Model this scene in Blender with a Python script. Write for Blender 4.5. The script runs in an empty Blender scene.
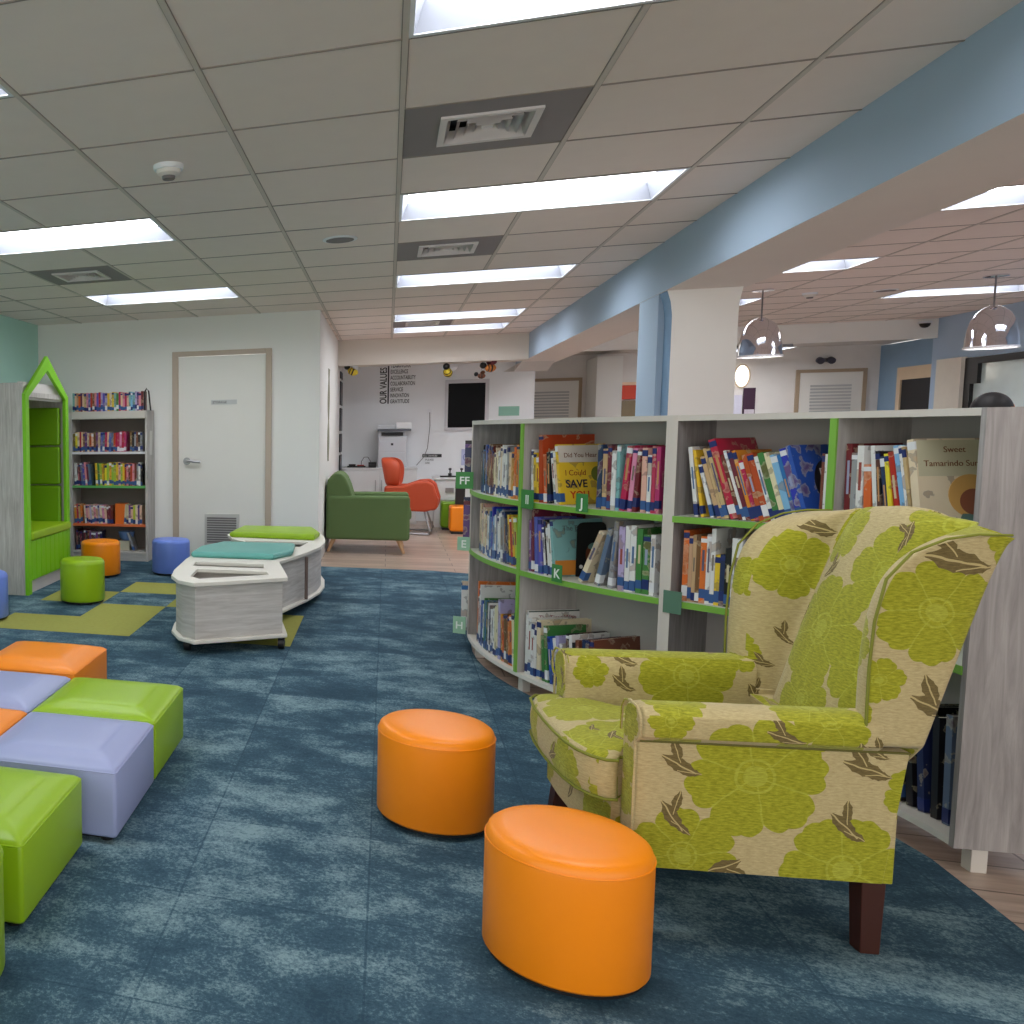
import bpy, bmesh, math, random
from mathutils import Vector, Matrix, Euler
random.seed(11)
PI=math.pi
SC=bpy.context.scene
COL=SC.collection
rad=math.radians

# ---------------------------------------------------------------- materials
def newmat(name):
    m=bpy.data.materials.new(name); m.use_nodes=True
    nt=m.node_tree; b=nt.nodes['Principled BSDF']
    return m,nt,b
def N(nt,typ,**kw):
    n=nt.nodes.new(typ)
    for k,v in kw.items():
        if k.startswith('i_'):
            key=k[2:]
            n.inputs[int(key) if key.isdigit() else key.replace('_',' ')].default_value=v
        else: setattr(n,k,v)
    return n
def s2l(c):
    return tuple((x/12.92 if x<=.04045 else ((x+.055)/1.055)**2.4) for x in [v/255 for v in c])+(1,)
_plain={}
def plain(name,rgb,rough=.5,metal=0,bump=0,bscale=200,var=0.06,vscale=6,spec=.5,coat=0):
    if name in _plain: return _plain[name]
    m,nt,b=newmat(name); c=s2l(rgb)
    tc=N(nt,'ShaderNodeTexCoord')
    nz=N(nt,'ShaderNodeTexNoise',i_Scale=vscale,i_Detail=4.0)
    nt.links.new(tc.outputs['Object'],nz.inputs['Vector'])
    mx=N(nt,'ShaderNodeMix',data_type='RGBA')
    mx.inputs[6].default_value=tuple(x*(1-var) for x in c[:3])+(1,)
    mx.inputs[7].default_value=tuple(min(1,x*(1+var)) for x in c[:3])+(1,)
    nt.links.new(nz.outputs['Fac'],mx.inputs[0]); nt.links.new(mx.outputs[2],b.inputs['Base Color'])
    b.inputs['Roughness'].default_value=rough; b.inputs['Metallic'].default_value=metal
    b.inputs['Specular IOR Level'].default_value=spec
    b.inputs['Coat Weight'].default_value=coat
    if bump:
        n2=N(nt,'ShaderNodeTexNoise',i_Scale=float(bscale),i_Detail=3.0)
        nt.links.new(tc.outputs['Object'],n2.inputs['Vector'])
        bp=N(nt,'ShaderNodeBump',i_Strength=bump,i_Distance=.002)
        nt.links.new(n2.outputs['Fac'],bp.inputs['Height']); nt.links.new(bp.outputs['Normal'],b.inputs['Normal'])
    _plain[name]=m; return m
def emis(name,rgb,st):
    m,nt,b=newmat(name); b.inputs['Base Color'].default_value=s2l(rgb)
    b.inputs['Emission Color'].default_value=s2l(rgb); b.inputs['Emission Strength'].default_value=st
    return m
def woodgrain(name,c1,c2,axis='Z',scale=6,rough=.55,stretch=14,coord='Object'):
    m,nt,b=newmat(name); tc=N(nt,'ShaderNodeTexCoord'); mp=N(nt,'ShaderNodeMapping')
    s=[stretch,stretch,stretch] if axis!='H' else [1.0,1.0,stretch]
    if axis!='H': s['XYZ'.index(axis)]=1.0
    mp.inputs['Scale'].default_value=s
    nt.links.new(tc.outputs[coord],mp.inputs['Vector'])
    n1=N(nt,'ShaderNodeTexNoise',i_Scale=float(scale)*.5,i_Detail=8.0,i_Roughness=.65,i_Distortion=.6)
    nt.links.new(mp.outputs[0],n1.inputs['Vector'])
    n2=N(nt,'ShaderNodeTexNoise',i_Scale=2.0,i_Detail=3.0)
    nt.links.new(tc.outputs[coord],n2.inputs['Vector'])
    ad=N(nt,'ShaderNodeMath',operation='MULTIPLY_ADD'); ad.inputs[1].default_value=.45; 
    nt.links.new(n2.outputs['Fac'],ad.inputs[0]); nt.links.new(n1.outputs['Fac'],ad.inputs[2])
    r=N(nt,'ShaderNodeValToRGB'); r.color_ramp.elements[0].position=.5; r.color_ramp.elements[1].position=.95
    r.color_ramp.elements[0].color=s2l(c1); r.color_ramp.elements[1].color=s2l(c2)
    nt.links.new(ad.outputs[0],r.inputs[0]); nt.links.new(r.outputs[0],b.inputs['Base Color'])
    b.inputs['Roughness'].default_value=rough
    return m
def carpetmat():
    m,nt,b=newmat('blue_carpet'); tc=N(nt,'ShaderNodeTexCoord')
    mp=N(nt,'ShaderNodeMapping'); mp.inputs['Scale'].default_value=(1.0,1.45,1)
    nt.links.new(tc.outputs['Object'],mp.inputs['Vector'])
    n1=N(nt,'ShaderNodeTexNoise',i_Scale=3.0,i_Detail=8.0,i_Roughness=.70,i_Distortion=.1)
    n2=N(nt,'ShaderNodeTexNoise',i_Scale=110.0,i_Detail=3.0,i_Roughness=.75)
    nt.links.new(mp.outputs[0],n1.inputs['Vector']); nt.links.new(tc.outputs['Object'],n2.inputs['Vector'])
    # per tile brightness
    sc=N(nt,'ShaderNodeVectorMath',operation='MULTIPLY_ADD'); sc.inputs[1].default_value=(2,2,0); sc.inputs[2].default_value=(.06+20,.26+20,0)
    nt.links.new(tc.outputs['Object'],sc.inputs[0])
    fl=N(nt,'ShaderNodeVectorMath',operation='FLOOR'); nt.links.new(sc.outputs[0],fl.inputs[0])
    wn=N(nt,'ShaderNodeTexWhiteNoise',noise_dimensions='2D'); nt.links.new(fl.outputs[0],wn.inputs['Vector'])
    fr=N(nt,'ShaderNodeVectorMath',operation='FRACTION'); nt.links.new(sc.outputs[0],fr.inputs[0])
    sp=N(nt,'ShaderNodeSeparateXYZ'); nt.links.new(fr.outputs[0],sp.inputs[0])
    def mth(op,a,bv=None,c=None):
        n=N(nt,'ShaderNodeMath',operation=op)
        for i,v in enumerate((a,bv,c)):
            if v is None: continue
            if isinstance(v,(int,float)): n.inputs[i].default_value=v
            else: nt.links.new(v,n.inputs[i])
        return n.outputs[0]
    def edge(o):
        return mth('MINIMUM',o,mth('SUBTRACT',1.0,o))
    seam=mth('LESS_THAN',mth('MINIMUM',edge(sp.outputs[0]),edge(sp.outputs[1])),.006)
    v=mth('MULTIPLY_ADD',wn.outputs['Value'],.10,n1.outputs['Fac'])
    v=mth('MULTIPLY_ADD',n2.outputs['Fac'],.62,v)
    v=mth('SUBTRACT',v,.31)
    v=mth('SUBTRACT',v,mth('MULTIPLY',seam,.08))
    r=N(nt,'ShaderNodeValToRGB'); e=r.color_ramp.elements
    e[0].position=.38; e[0].color=s2l((46,70,86)); e[1].position=.74; e[1].color=s2l((124,150,158))
    e.new(.55).color=s2l((62,90,106))
    nt.links.new(v,r.inputs[0]); nt.links.new(r.outputs[0],b.inputs['Base Color'])
    b.inputs['Roughness'].default_value=.95; b.inputs['Specular IOR Level'].default_value=.15
    bp=N(nt,'ShaderNodeBump',i_Strength=.5,i_Distance=.004); nt.links.new(n2.outputs['Fac'],bp.inputs['Height']); nt.links.new(bp.outputs[0],b.inputs['Normal'])
    return m
def plankmat():
    m,nt,b=newmat('plank_floor'); tc=N(nt,'ShaderNodeTexCoord')
    mp=N(nt,'ShaderNodeMapping'); mp.inputs['Rotation'].default_value=(0,0,0)
    nt.links.new(tc.outputs['Object'],mp.inputs['Vector'])
    br=N(nt,'ShaderNodeTexBrick',i_Scale=1.0); br.inputs['Brick Width'].default_value=1.2; br.inputs['Row Height'].default_value=.18
    br.inputs['Mortar Size'].default_value=.004; br.inputs['Color1'].default_value=s2l((176,152,136)); br.inputs['Color2'].default_value=s2l((208,186,170)); br.inputs['Mortar'].default_value=s2l((112,92,80))
    nt.links.new(mp.outputs[0],br.inputs['Vector'])
    mp2=N(nt,'ShaderNodeMapping'); mp2.inputs['Scale'].default_value=(1.5,14,1)
    nt.links.new(tc.outputs['Object'],mp2.inputs['Vector'])
    n1=N(nt,'ShaderNodeTexNoise',i_Scale=2.0,i_Detail=7.0,i_Roughness=.65); nt.links.new(mp2.outputs[0],n1.inputs['Vector'])
    mx=N(nt,'ShaderNodeMix',data_type='RGBA',blend_type='MULTIPLY'); mx.inputs[0].default_value=.75
    r=N(nt,'ShaderNodeValToRGB'); r.color_ramp.elements[0].position=.3; r.color_ramp.elements[1].position=.7
    r.color_ramp.elements[0].color=s2l((170,160,150)); r.color_ramp.elements[1].color=(1,1,1,1)
    nt.links.new(n1.outputs['Fac'],r.inputs[0]); nt.links.new(br.outputs['Color'],mx.inputs[6]); nt.links.new(r.outputs[0],mx.inputs[7])
    nt.links.new(mx.outputs[2],b.inputs['Base Color']); b.inputs['Roughness'].default_value=.32
    return m
# ---------------------------------------------------------------- mesh helpers
def bm_box(bm,x0,x1,y0,y1,z0,z1,M=None,mi=0):
    vs=[bm.verts.new(p) for p in [(x0,y0,z0),(x1,y0,z0),(x1,y1,z0),(x0,y1,z0),(x0,y0,z1),(x1,y0,z1),(x1,y1,z1),(x0,y1,z1)]]
    if M is not None:
        for v in vs: v.co=M@v.co
    for f in [(0,3,2,1),(4,5,6,7),(0,1,5,4),(1,2,6,5),(2,3,7,6),(3,0,4,7)]:
        fc=bm.faces.new([vs[i] for i in f]); fc.material_index=mi
    return vs
def bm_loft(bm,loops,cap=True,closed=True,mi=0):
    rows=[[bm.verts.new(p) for p in lp] for lp in loops]; n=len(rows[0])
    for a,b in zip(rows,rows[1:]):
        for i in range(n if closed else n-1):
            j=(i+1)%n
            f=bm.faces.new((a[i],a[j],b[j],b[i])); f.material_index=mi
    if cap:
        for r in (list(reversed(rows[0])),rows[-1]):
            try: f=bm.faces.new(r); f.material_index=mi
            except ValueError: pass
    return rows
def circ(r,z,n=32,cx=0,cy=0): return [(cx+r*math.cos(2*PI*i/n),cy+r*math.sin(2*PI*i/n),z) for i in range(n)]
def bm_lathe(bm,prof,n=40,cap=True,cx=0,cy=0): return bm_loft(bm,[circ(r,z,n,cx,cy) for r,z in prof],cap)
def bm_cyl(bm,p0,p1,r,n=12,r2=None):
    p0=Vector(p0);p1=Vector(p1);d=(p1-p0); q=d.to_track_quat('Z','Y'); r2=r if r2 is None else r2
    L=[[p0+q@Vector((rr*math.cos(2*PI*i/n),rr*math.sin(2*PI*i/n),0))+(d if k else Vector()) for i in range(n)] for k,rr in ((0,r),(1,r2))]
    bm_loft(bm,L)
def bm_tube(bm,pts,r,n=8,closed=False):
    pts=[Vector(p) for p in pts]; L=[]; m=len(pts); up=Vector((0,0,1)); prev=None
    for i,p in enumerate(pts):
        if closed: t=pts[(i+1)%m]-pts[i-1]
        else: t=pts[min(i+1,m-1)]-pts[max(i-1,0)]
        t.normalize()
        a=prev if prev is not None else (up if abs(t.z)<.9 else Vector((1,0,0)))
        s=t.cross(a)
        if s.length<1e-4: s=t.orthogonal()
        s.normalize(); u=s.cross(t); u.normalize(); prev=u
        L.append([p+s*(r*math.cos(2*PI*k/n))+u*(r*math.sin(2*PI*k/n)) for k in range(n)])
    if closed:
        rows=bm_loft(bm,L,cap=False)
        a,b=rows[-1],rows[0]
        for k in range(n):
            j=(k+1)%n; bm.faces.new((a[k],a[j],b[j],b[k]))
    else: bm_loft(bm,L)
def bm_prism(bm,poly,z0,z1,mi=0):
    bm_loft(bm,[[(x,y,z0) for x,y in poly],[(x,y,z1) for x,y in poly]],mi=mi)
def slab_holes(bm,outer,holes,z0,z1):
    tmp=bmesh.new(); es=[]
    for lp in [outer]+holes:
        vs=[tmp.verts.new((x,y,z0)) for x,y in lp]
        es+= [tmp.edges.new((vs[i],vs[(i+1)%len(vs)])) for i in range(len(vs))]
    r=bmesh.ops.triangle_fill(tmp,edges=es,use_beauty=True,use_dissolve=False)
    fs=[f for f in tmp.faces]
    e=bmesh.ops.extrude_face_region(tmp,geom=fs)
    for v in [g for g in e['geom'] if isinstance(g,bmesh.types.BMVert)]: v.co.z=z1
    me=bpy.data.meshes.new('tmp'); tmp.to_mesh(me); bm.from_mesh(me); bpy.data.meshes.remove(me); tmp.free()
def link(name,bm,mats,parent=None,loc=(0,0,0),rot=(0,0,0),bevel=0,seg=2,smooth=False,sub=0,recalc=True,weld=False,angle=40):
    if weld: bmesh.ops.remove_doubles(bm,verts=bm.verts,dist=1e-5)
    if recalc: bmesh.ops.recalc_face_normals(bm,faces=bm.faces)
    me=bpy.data.meshes.new(name); bm.to_mesh(me); bm.free()
    o=bpy.data.objects.new(name,me); COL.objects.link(o)
    for m in (mats if isinstance(mats,(list,tuple)) else [mats]): me.materials.append(m)
    o.location=loc; o.rotation_euler=rot
    if parent is not None: o.parent=parent
    if smooth or bevel or sub:
        for p in me.polygons: p.use_smooth=True
        if not sub:
            try: me.set_sharp_from_angle(angle=rad(angle))
            except Exception: pass
    if bevel:
        b=o.modifiers.new('b','BEVEL'); b.width=bevel; b.segments=seg; b.limit_method='ANGLE'; b.angle_limit=rad(35)
        b.harden_normals=True
    if sub:
        s=o.modifiers.new('s','SUBSURF'); s.levels=sub; s.render_levels=sub
    return o
def bx(name,x0,x1,y0,y1,z0,z1,mat,parent=None,bevel=0,**k):
    bm=bmesh.new(); bm_box(bm,x0,x1,y0,y1,z0,z1); return link(name,bm,mat,parent,bevel=bevel,**k)
def tag(o,label,cat,group=None,kind=None):
    if label: o['label']=label
    if cat: o['category']=cat
    if group: o['group']=group
    if kind: o['kind']=kind
    return o
def thing(name,label,cat,loc=(0,0,0),rz=0,group=None):
    o=bpy.data.objects.new(name,None); COL.objects.link(o); o.location=loc; o.rotation_euler=(0,0,rz); o.empty_display_size=.1
    return tag(o,label,cat,group)
def struct(o): o['kind']='structure'; return o
def lab(o,t): o['label']=t; return o
def text(name,s,size,mat,parent,loc,rot,ext=.0008,align='LEFT',sx=1,bold=0):
    cu=bpy.data.curves.new(name,'FONT'); cu.body=s; cu.size=size; cu.extrude=ext; cu.align_x=align; cu.offset=bold
    t=bpy.data.objects.new(name,cu); COL.objects.link(t)
    dg=bpy.context.evaluated_depsgraph_get(); me=bpy.data.meshes.new_from_object(t.evaluated_get(dg))
    bpy.data.objects.remove(t); o=bpy.data.objects.new(name,me); COL.objects.link(o); me.materials.clear(); me.materials.append(mat)
    o.location=loc; o.rotation_euler=rot; o.scale=(sx,1,1)
    if parent is not None: o.parent=parent
    return o
def bake(o):
    dg=bpy.context.evaluated_depsgraph_get(); me=bpy.data.meshes.new_from_object(o.evaluated_get(dg))
    o.modifiers.clear(); o.data=me; return o

# ---------------------------------------------------------------- palette
white_wall=plain('white_wall',(236,236,232),.85,var=.02,vscale=1.5)
office_wall=plain('office_wall_paint',(240,243,245),.85,var=.02)
mint=plain('mint_wall',(178,220,206),.85,var=.03)
blue_paint=plain('blue_paint',(164,184,204),.8,var=.04,vscale=2)
blue_paint2=plain('blue_paint_far',(172,196,222),.8,var=.03,vscale=2)
tilem=plain('ceiling_tile',(236,224,216),.95,bump=.25,bscale=160,var=.03,vscale=9)
bar=plain('ceiling_bar',(206,197,188),.7)
bar_d=plain('ceiling_seam',(150,140,132),.8)
soffit_under=plain('beam_underside',(230,222,216),.85,var=.02)
fixt=plain('fixture_white',(235,238,242),.5)
lamp_mat2=emis('unseen_lamp_diffuser',(250,252,255),11)  # stronger glow for the two unseen ceiling lights
lamp_mat=emis('lamp_diffuser',(248,250,255),6.5)
reflm=plain('reflector_grey',(150,154,164),.6,var=0)
greyoak=woodgrain('grey_oak',(156,150,144),(206,202,198),'Z',6)
greyoak_h=woodgrain('grey_oak_horizontal',(170,164,158),(216,212,208),'H',6)
shelf_grey=woodgrain('shelf_laminate',(158,153,148),(188,184,180),'Z',5)
edge_grey=plain('shelf_edge_grey',(206,200,192),.5,var=.04)
cream_ply=plain('cream_ply',(224,220,210),.5,var=.04)
lime_lam=plain('lime_laminate',(122,176,66),.45,var=.03)
nook_green=plain('nook_green_laminate',(124,196,24),.4,var=.04)
def vinyl(n,rgb): return plain(n,rgb,.38,bump=.12,bscale=420,var=.03,spec=.45)
v_or=vinyl('orange_vinyl',(250,142,14)); v_li=vinyl('lime_vinyl',(146,184,22)); v_pu=vinyl('grey_violet_vinyl',(156,165,206)); v_bl=vinyl('periwinkle_vinyl',(110,138,224)); v_te=vinyl('teal_vinyl',(96,168,160))
v_gr=vinyl('nook_green_vinyl',(112,160,12))
black=plain('black_plastic',(20,20,22),.45); dark=plain('dark_void',(26,26,30),.6)
dkwood=plain('dark_wood_leg',(62,28,18),.4)
steel=plain('brushed_steel',(170,170,172),.3,metal=.9); chrome=plain('chrome',(225,225,230),.06,metal=1,var=0)
door_paint=plain('door_paint',(232,230,224),.5,var=.02); frame_tan=plain('door_frame_tan',(188,172,156),.55)
vent_m=plain('vent_metal',(226,220,218),.55); vent_p=plain('vent_panel',(140,133,134),.7); grille=plain('grille_grey',(120,116,116),.6)
# ================================================================ room
ZC=2.425; ZR=2.64
# floors
o=bx('floor',-3.62,8.5,-5.0,17.0,-.05,0,plankmat()); struct(o)
lime_tile=plain('lime_carpet_tile',(158,158,84),.95,bump=.5,bscale=300,var=.12,vscale=40,spec=.1)
bm=bmesh.new()
poly=[(-3.5,-2.5),(1.545,-2.5),(1.55,3.0)]
for a in range(8,50,6): poly.append((.25+1.31*math.cos(rad(a)),3.05+1.31*math.sin(rad(a))))
for a in range(225,163,-5): poly.append((2.53+2.045*math.cos(rad(a)),5.54+2.045*math.sin(rad(a))))
poly+=[(.9,6.9),(1.1,7.6),(1.0,8.3),(.70,8.54),(.39,8.64),(-.62,8.66),(-.62,8.88),(-3.5,8.88)]
bm_prism(bm,poly,0.0005,.005)
for x0,x1,y0,y1 in [(-2.53,-1.53,5.37,5.87),(-2.03,-1.53,5.87,6.37),(-2.53,-2.03,6.37,6.87),(-2.03,-1.53,6.87,7.37),(-1.53,-1.03,6.37,6.87),(-1.03,-.53,5.37,6.30)]:
    v=[bm.verts.new(p) for p in [(x0,y0,.0058),(x1,y0,.0058),(x1,y1,.0058),(x0,y1,.0058)]]
    f=bm.faces.new(v); f.material_index=1
struct(link('floor',bm,[carpetmat(),lime_tile],recalc=False))
# ceilings: tile cells with openings for the lights and vents
def ceiling(X0,Y0,nx0,nx1,ny0,ny1,z,skip,clipx,clipy,tname,firsts):
    g=.61; bm=bmesh.new()
    for i in range(nx0,nx1):
        for j in range(ny0,ny1):
            if (i,j) in skip: continue
            x0=max(X0+g*i,clipx[0]); x1=min(X0+g*(i+1),clipx[1]); y0=max(Y0+g*j,clipy[0]); y1=min(Y0+g*(j+1),clipy[1])
            if x1-x0<.01 or y1-y0<.01: continue
            bm_box(bm,x0+.001,x1-.001,y0+.001,y1-.001,z,z+.02)
    struct(link('ceiling',bm,tilem))
    bm=bmesh.new(); w=.0085; bd=bmesh.new()
    for i in range(nx0,nx1+1):
        x=X0+g*i
        if not clipx[0]<=x<=clipx[1]: continue
        for j in range(ny0,ny1):
            if (i-1,j) in firsts: continue
            y0=max(Y0+g*j,clipy[0]); y1=min(Y0+g*(j+1),clipy[1])
            if y1>y0:
                bm_box(bm,x-w,x+w,y0,y1,z-.004,z+.001); bm_box(bd,x-w-.003,x-w,y0,y1,z-.001,z+.001); bm_box(bd,x+w,x+w+.003,y0,y1,z-.001,z+.001)
    xl,xh=clipx; 
    for j in range(ny0,ny1+1):
        y=Y0+g*j
        if clipy[0]<=y<=clipy[1]: bm_box(bd,xl,xh,y-w*.5,y+w*.5,z-.003,z+.001)
    struct(link(tname,bm,bar)); struct(link(tname+'0',bd,bar_d))
skip=set()
lightsA=[(0,0),(0,4),(0,8),(0,12),(0,14),(-4,0),(-4,4),(-4,8)]
for i,j in lightsA: skip|={(i,j),(i+1,j)}
vents=[(0,2),(0,6),(0,13),(-4,6)]
for v in vents: skip.add(v)
ceiling(.03,2.258,-6,3,-6,17,ZC,skip,(-3.5,1.6),(-.6,12.12),'trim_1',lightsA)
RX,RY=2.58,6.73-.61*4
lightsB=[(0,4),(0,8),(0,12),(4,8),(4,12),(4,4)]
skipB=set()
for i,j in lightsB: skipB|={(i,j),(i+1,j)}
ceiling(RX,RY,-1,8,-9,18,ZR,skipB,(2.03,6.8),(-.6,14.9),'trim_2',lightsB)
# recessed troffers
def troffer(x,y,z,label,grp=None,lm=None):
    t=thing('ceiling_light',label,'ceiling light',(x,y,z),0,grp)
    W,D,H=1.22,.61,.085; a=.022
    bm=bmesh.new()
    bm_box(bm,0,W,0,a,-.003,.012);bm_box(bm,0,W,D-a,D,-.003,.012);bm_box(bm,0,a,a,D-a,-.003,.012);bm_box(bm,W-a,W,a,D-a,-.003,.012)
    link('frame',bm,fixt,t)
    bm=bmesh.new()
    o=[(a,a),(W-a,a),(W-a,D-a),(a,D-a)]; i=[(a+.03,a+.03),(W-a-.03,a+.03),(W-a-.03,D-a-.03),(a+.03,D-a-.03)]
    bm_loft(bm,[[(p[0],p[1],.0) for p in o],[(p[0],p[1],H) for p in i]],cap=False)
    bm_loft(bm,[[(p[0],p[1],.0) for p in reversed(o)],[(p[0]-.002*(1 if p[0]<.5 else -1),p[1]-.002*(1 if p[1]<.3 else -1),H+.002) for p in reversed(i)]],cap=False)
    link('reflector',bm,reflm,t)
    bx('diffuser',a+.03,W-a-.03,a+.03,D-a-.03,H-.002,H+.01,lm or lamp_mat,t)
    return t
order=['first','second','third','fourth','fifth']
names={(0,0):'bright recessed ceiling light cut by the top edge, nearest the first air vent',(0,4):'long bright recessed ceiling light between the two large air vents',(0,8):'recessed ceiling light just beyond the second square air vent',
(0,12):'recessed ceiling light second from the office soffit, nearer side of small vent',(0,14):'recessed ceiling light nearest the white office soffit',
(-4,0):'recessed ceiling light corner at far left edge above the smoke detector',(-4,4):'recessed ceiling light at left edge between smoke detector and left air vent',(-4,8):'recessed ceiling light in front of the wall with the closed white door'}
for i,j in lightsA: troffer(.03+.61*i,2.258+.61*j,ZC,names[(i,j)])
namesB={(0,4):'recessed ceiling light beyond the blue beam at the upper right edge',(0,8):'recessed ceiling light beyond the beam, left of centre in the right hand room',(0,12):'small far ceiling light seen just right of the white column',
(4,8):'long ceiling light behind the right hand chrome pendant',(4,12):'far ceiling light just in front of the white fascia, above left pendant',(4,4):'recessed ceiling light over the right side of the far room'}
for i,j in lightsB: troffer(RX+.61*i,RY+.61*j,ZR,namesB[(i,j)])
troffer(-.1,12.66,2.49,'hidden ceiling light inside the office behind the white soffit',None,lamp_mat2)
troffer(4.3,15.6,2.383,'unseen added ceiling light beyond the white fascia in the far room',None,lamp_mat2)  # unseen light added to brighten the far room
# air vents
vn={(0,2):'large square air vent in a grey ceiling panel between the two nearest lights',(0,6):'air vent in a grey ceiling panel behind the long bright light',(0,13):'small far air vent between the last two ceiling lights',(-4,6):'air vent in a ceiling panel between the two left hand lights'}
for i,j in vents:
    t=thing('air_vent',vn[(i,j)],'air vent',(.03+.61*i,2.258+.61*j,ZC),0,'square air vents in the ceiling')
    bm=bmesh.new(); s=.61
    c=.305; h=.150
    slab_holes(bm,[(.002,.002),(s-.002,.002),(s-.002,s-.002),(.002,s-.002)],[[(c-h,c-h),(c+h,c-h),(c+h,c+h),(c-h,c+h)]],-.001,.012)
    link('panel',bm,vent_p,t)
    bm=bmesh.new(); 
    slab_holes(bm,[(c-h-.02,c-h-.02),(c+h+.02,c-h-.02),(c+h+.02,c+h+.02),(c-h-.02,c+h+.02)],[[(c-h+.005,c-h+.005),(c+h-.005,c-h+.005),(c+h-.005,c+h-.005),(c-h+.005,c+h-.005)]],-.010,.002)
    link('frame',bm,vent_m,t)
    for k in range(4):
        r0=h-.004-k*.034; r1=r0-.020
        bm=bmesh.new()
        sq=lambda r,z:[(c-r,c-r,z),(c+r,c-r,z),(c+r,c+r,z),(c-r,c+r,z)]
        bm_loft(bm,[sq(r0,-.006),sq(r1+.004,.034),sq(r1+.001,.034),sq(r0-.005,-.006)],cap=False)
        link('louvre',bm,vent_m,t)
    bx('centre_plate',c-.02,c+.02,c-.02,c+.02,-.004,.0,vent_m,t)
    bm=bmesh.new(); bm_box(bm,c-h-.02,c+h+.02,c-h-.02,c+h+.02,.052,.06)
    for q0,q1 in ((c-h-.02,c-h-.005),(c+h+.005,c+h+.02)):
        bm_box(bm,q0,q1,c-h-.02,c+h+.02,.004,.052); bm_box(bm,c-h-.005,c+h+.005,q0,q1,.004,.052)
    link('duct',bm,dark,t)
# ---------------- walls (main room)
struct(bx('wall_left',-3.62,-3.5,-.6,9.0,0,2.6,mint))
bm=bmesh.new(); Y=8.88
bm_box(bm,-3.5,-2.035,Y,Y+.12,0,2.6); bm_box(bm,-1.085,-.62,Y,Y+.12,0,2.6); bm_box(bm,-2.035,-1.085,Y,Y+.12,2.075,2.6)
struct(link('wall_back',bm,white_wall))
struct(bx('wall_side',-.74,-.62,9.0,13.4,0,2.6,white_wall))
bm=bmesh.new()
struct(bx('baseboard_side',-.62,-.608,8.9,13.3,0,.09,plain('baseboard_white',(210,206,198),.6)))
struct(bx('trim_3',-.62,1.6,12.12,12.5,2.11,2.6,plain('soffit_paint',(224,218,208),.8,var=.02)))   # soffit in front of the office
struct(bx('ceiling',-.62,1.6,12.5,13.4,2.49,2.55,tilem))
struct(bx('wall_office',-.62,1.84,13.3,13.42,0,2.6,office_wall))
# beam along the room, and the column under it
bm=bmesh.new()
rows=bm_loft(bm,[[(1.6,-.6,2.12),(2.03,-.6,2.12),(2.03,-.6,2.75),(1.6,-.6,2.75)],[(1.6,13.3,2.12),(2.03,13.3,2.12),(2.03,13.3,2.75),(1.6,13.3,2.75)]])
bm.normal_update(); bmesh.ops.recalc_face_normals(bm,faces=bm.faces)
for f in bm.faces:
    if f.normal.z<-.5: f.material_index=1
struct(link('trim_4',bm,[blue_paint,soffit_under],recalc=False))
bm=bmesh.new(); bm_loft(bm,[[(1.6,13.29,2.119),(1.6,12.72,2.119),(1.98,12.72,2.119),(1.98,13.29,2.119)],[(1.45,13.29,2.03),(1.58,13.25,2.03),(1.98,13.25,2.03),(1.98,13.29,2.03)]])
struct(link('trim_5',bm,plain('haunch_paint',(216,212,208),.8)))
bm=bmesh.new(); bm_box(bm,1.605,2.03,6.62,7.08,0,2.12)
struct(link('column',bm,blue_paint)); bpy.data.objects['column'].name='wall_column'
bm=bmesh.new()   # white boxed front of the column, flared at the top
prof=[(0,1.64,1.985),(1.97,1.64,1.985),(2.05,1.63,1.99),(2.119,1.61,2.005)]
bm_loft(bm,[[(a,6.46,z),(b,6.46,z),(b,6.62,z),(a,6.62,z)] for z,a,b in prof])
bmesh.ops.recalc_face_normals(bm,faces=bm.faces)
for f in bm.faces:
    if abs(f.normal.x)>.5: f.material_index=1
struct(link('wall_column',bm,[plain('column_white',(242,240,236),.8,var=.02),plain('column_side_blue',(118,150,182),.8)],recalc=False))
# ---------------- far right room
fy=14.9
struct(bx('trim_6',2.03,6.8,fy,fy+.1,2.385,2.75,plain('fascia_white',(246,246,242),.7,var=.02)))
struct(bx('ceiling',1.84,7.2,fy+.1,17.0,2.475,2.53,plain('inner_ceiling',(205,200,194),.9)))
struct(bx('wall_far',1.84,8.5,17.0,17.12,0,2.6,plain('far_wall_white',(226,222,218),.85)))
struct(bx('wall_office_end',1.76,1.84,13.42,17,0,2.6,white_wall))
# pilasters
struct(bx('trim_7',3.12,3.48,16.2,16.99,0,2.38,white_wall))
struct(bx('wall_right',6.8,6.92,-.6,12.1,0,2.75,blue_paint2))
struct(bx('wall_right_end',6.8,6.92,14.72,15.0,0,2.75,blue_paint2))
struct(bx('wall_right_top',6.8,6.92,12.1,14.72,2.08,2.75,blue_paint2))
struct(bx('wall_right_low',6.8,6.92,12.1,14.72,0,.9,blue_paint2))
struct(bx('wall_recess',7.08,7.2,15.0,17.0,0,2.45,plain('deep_blue_paint',(136,166,194),.85)))
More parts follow.
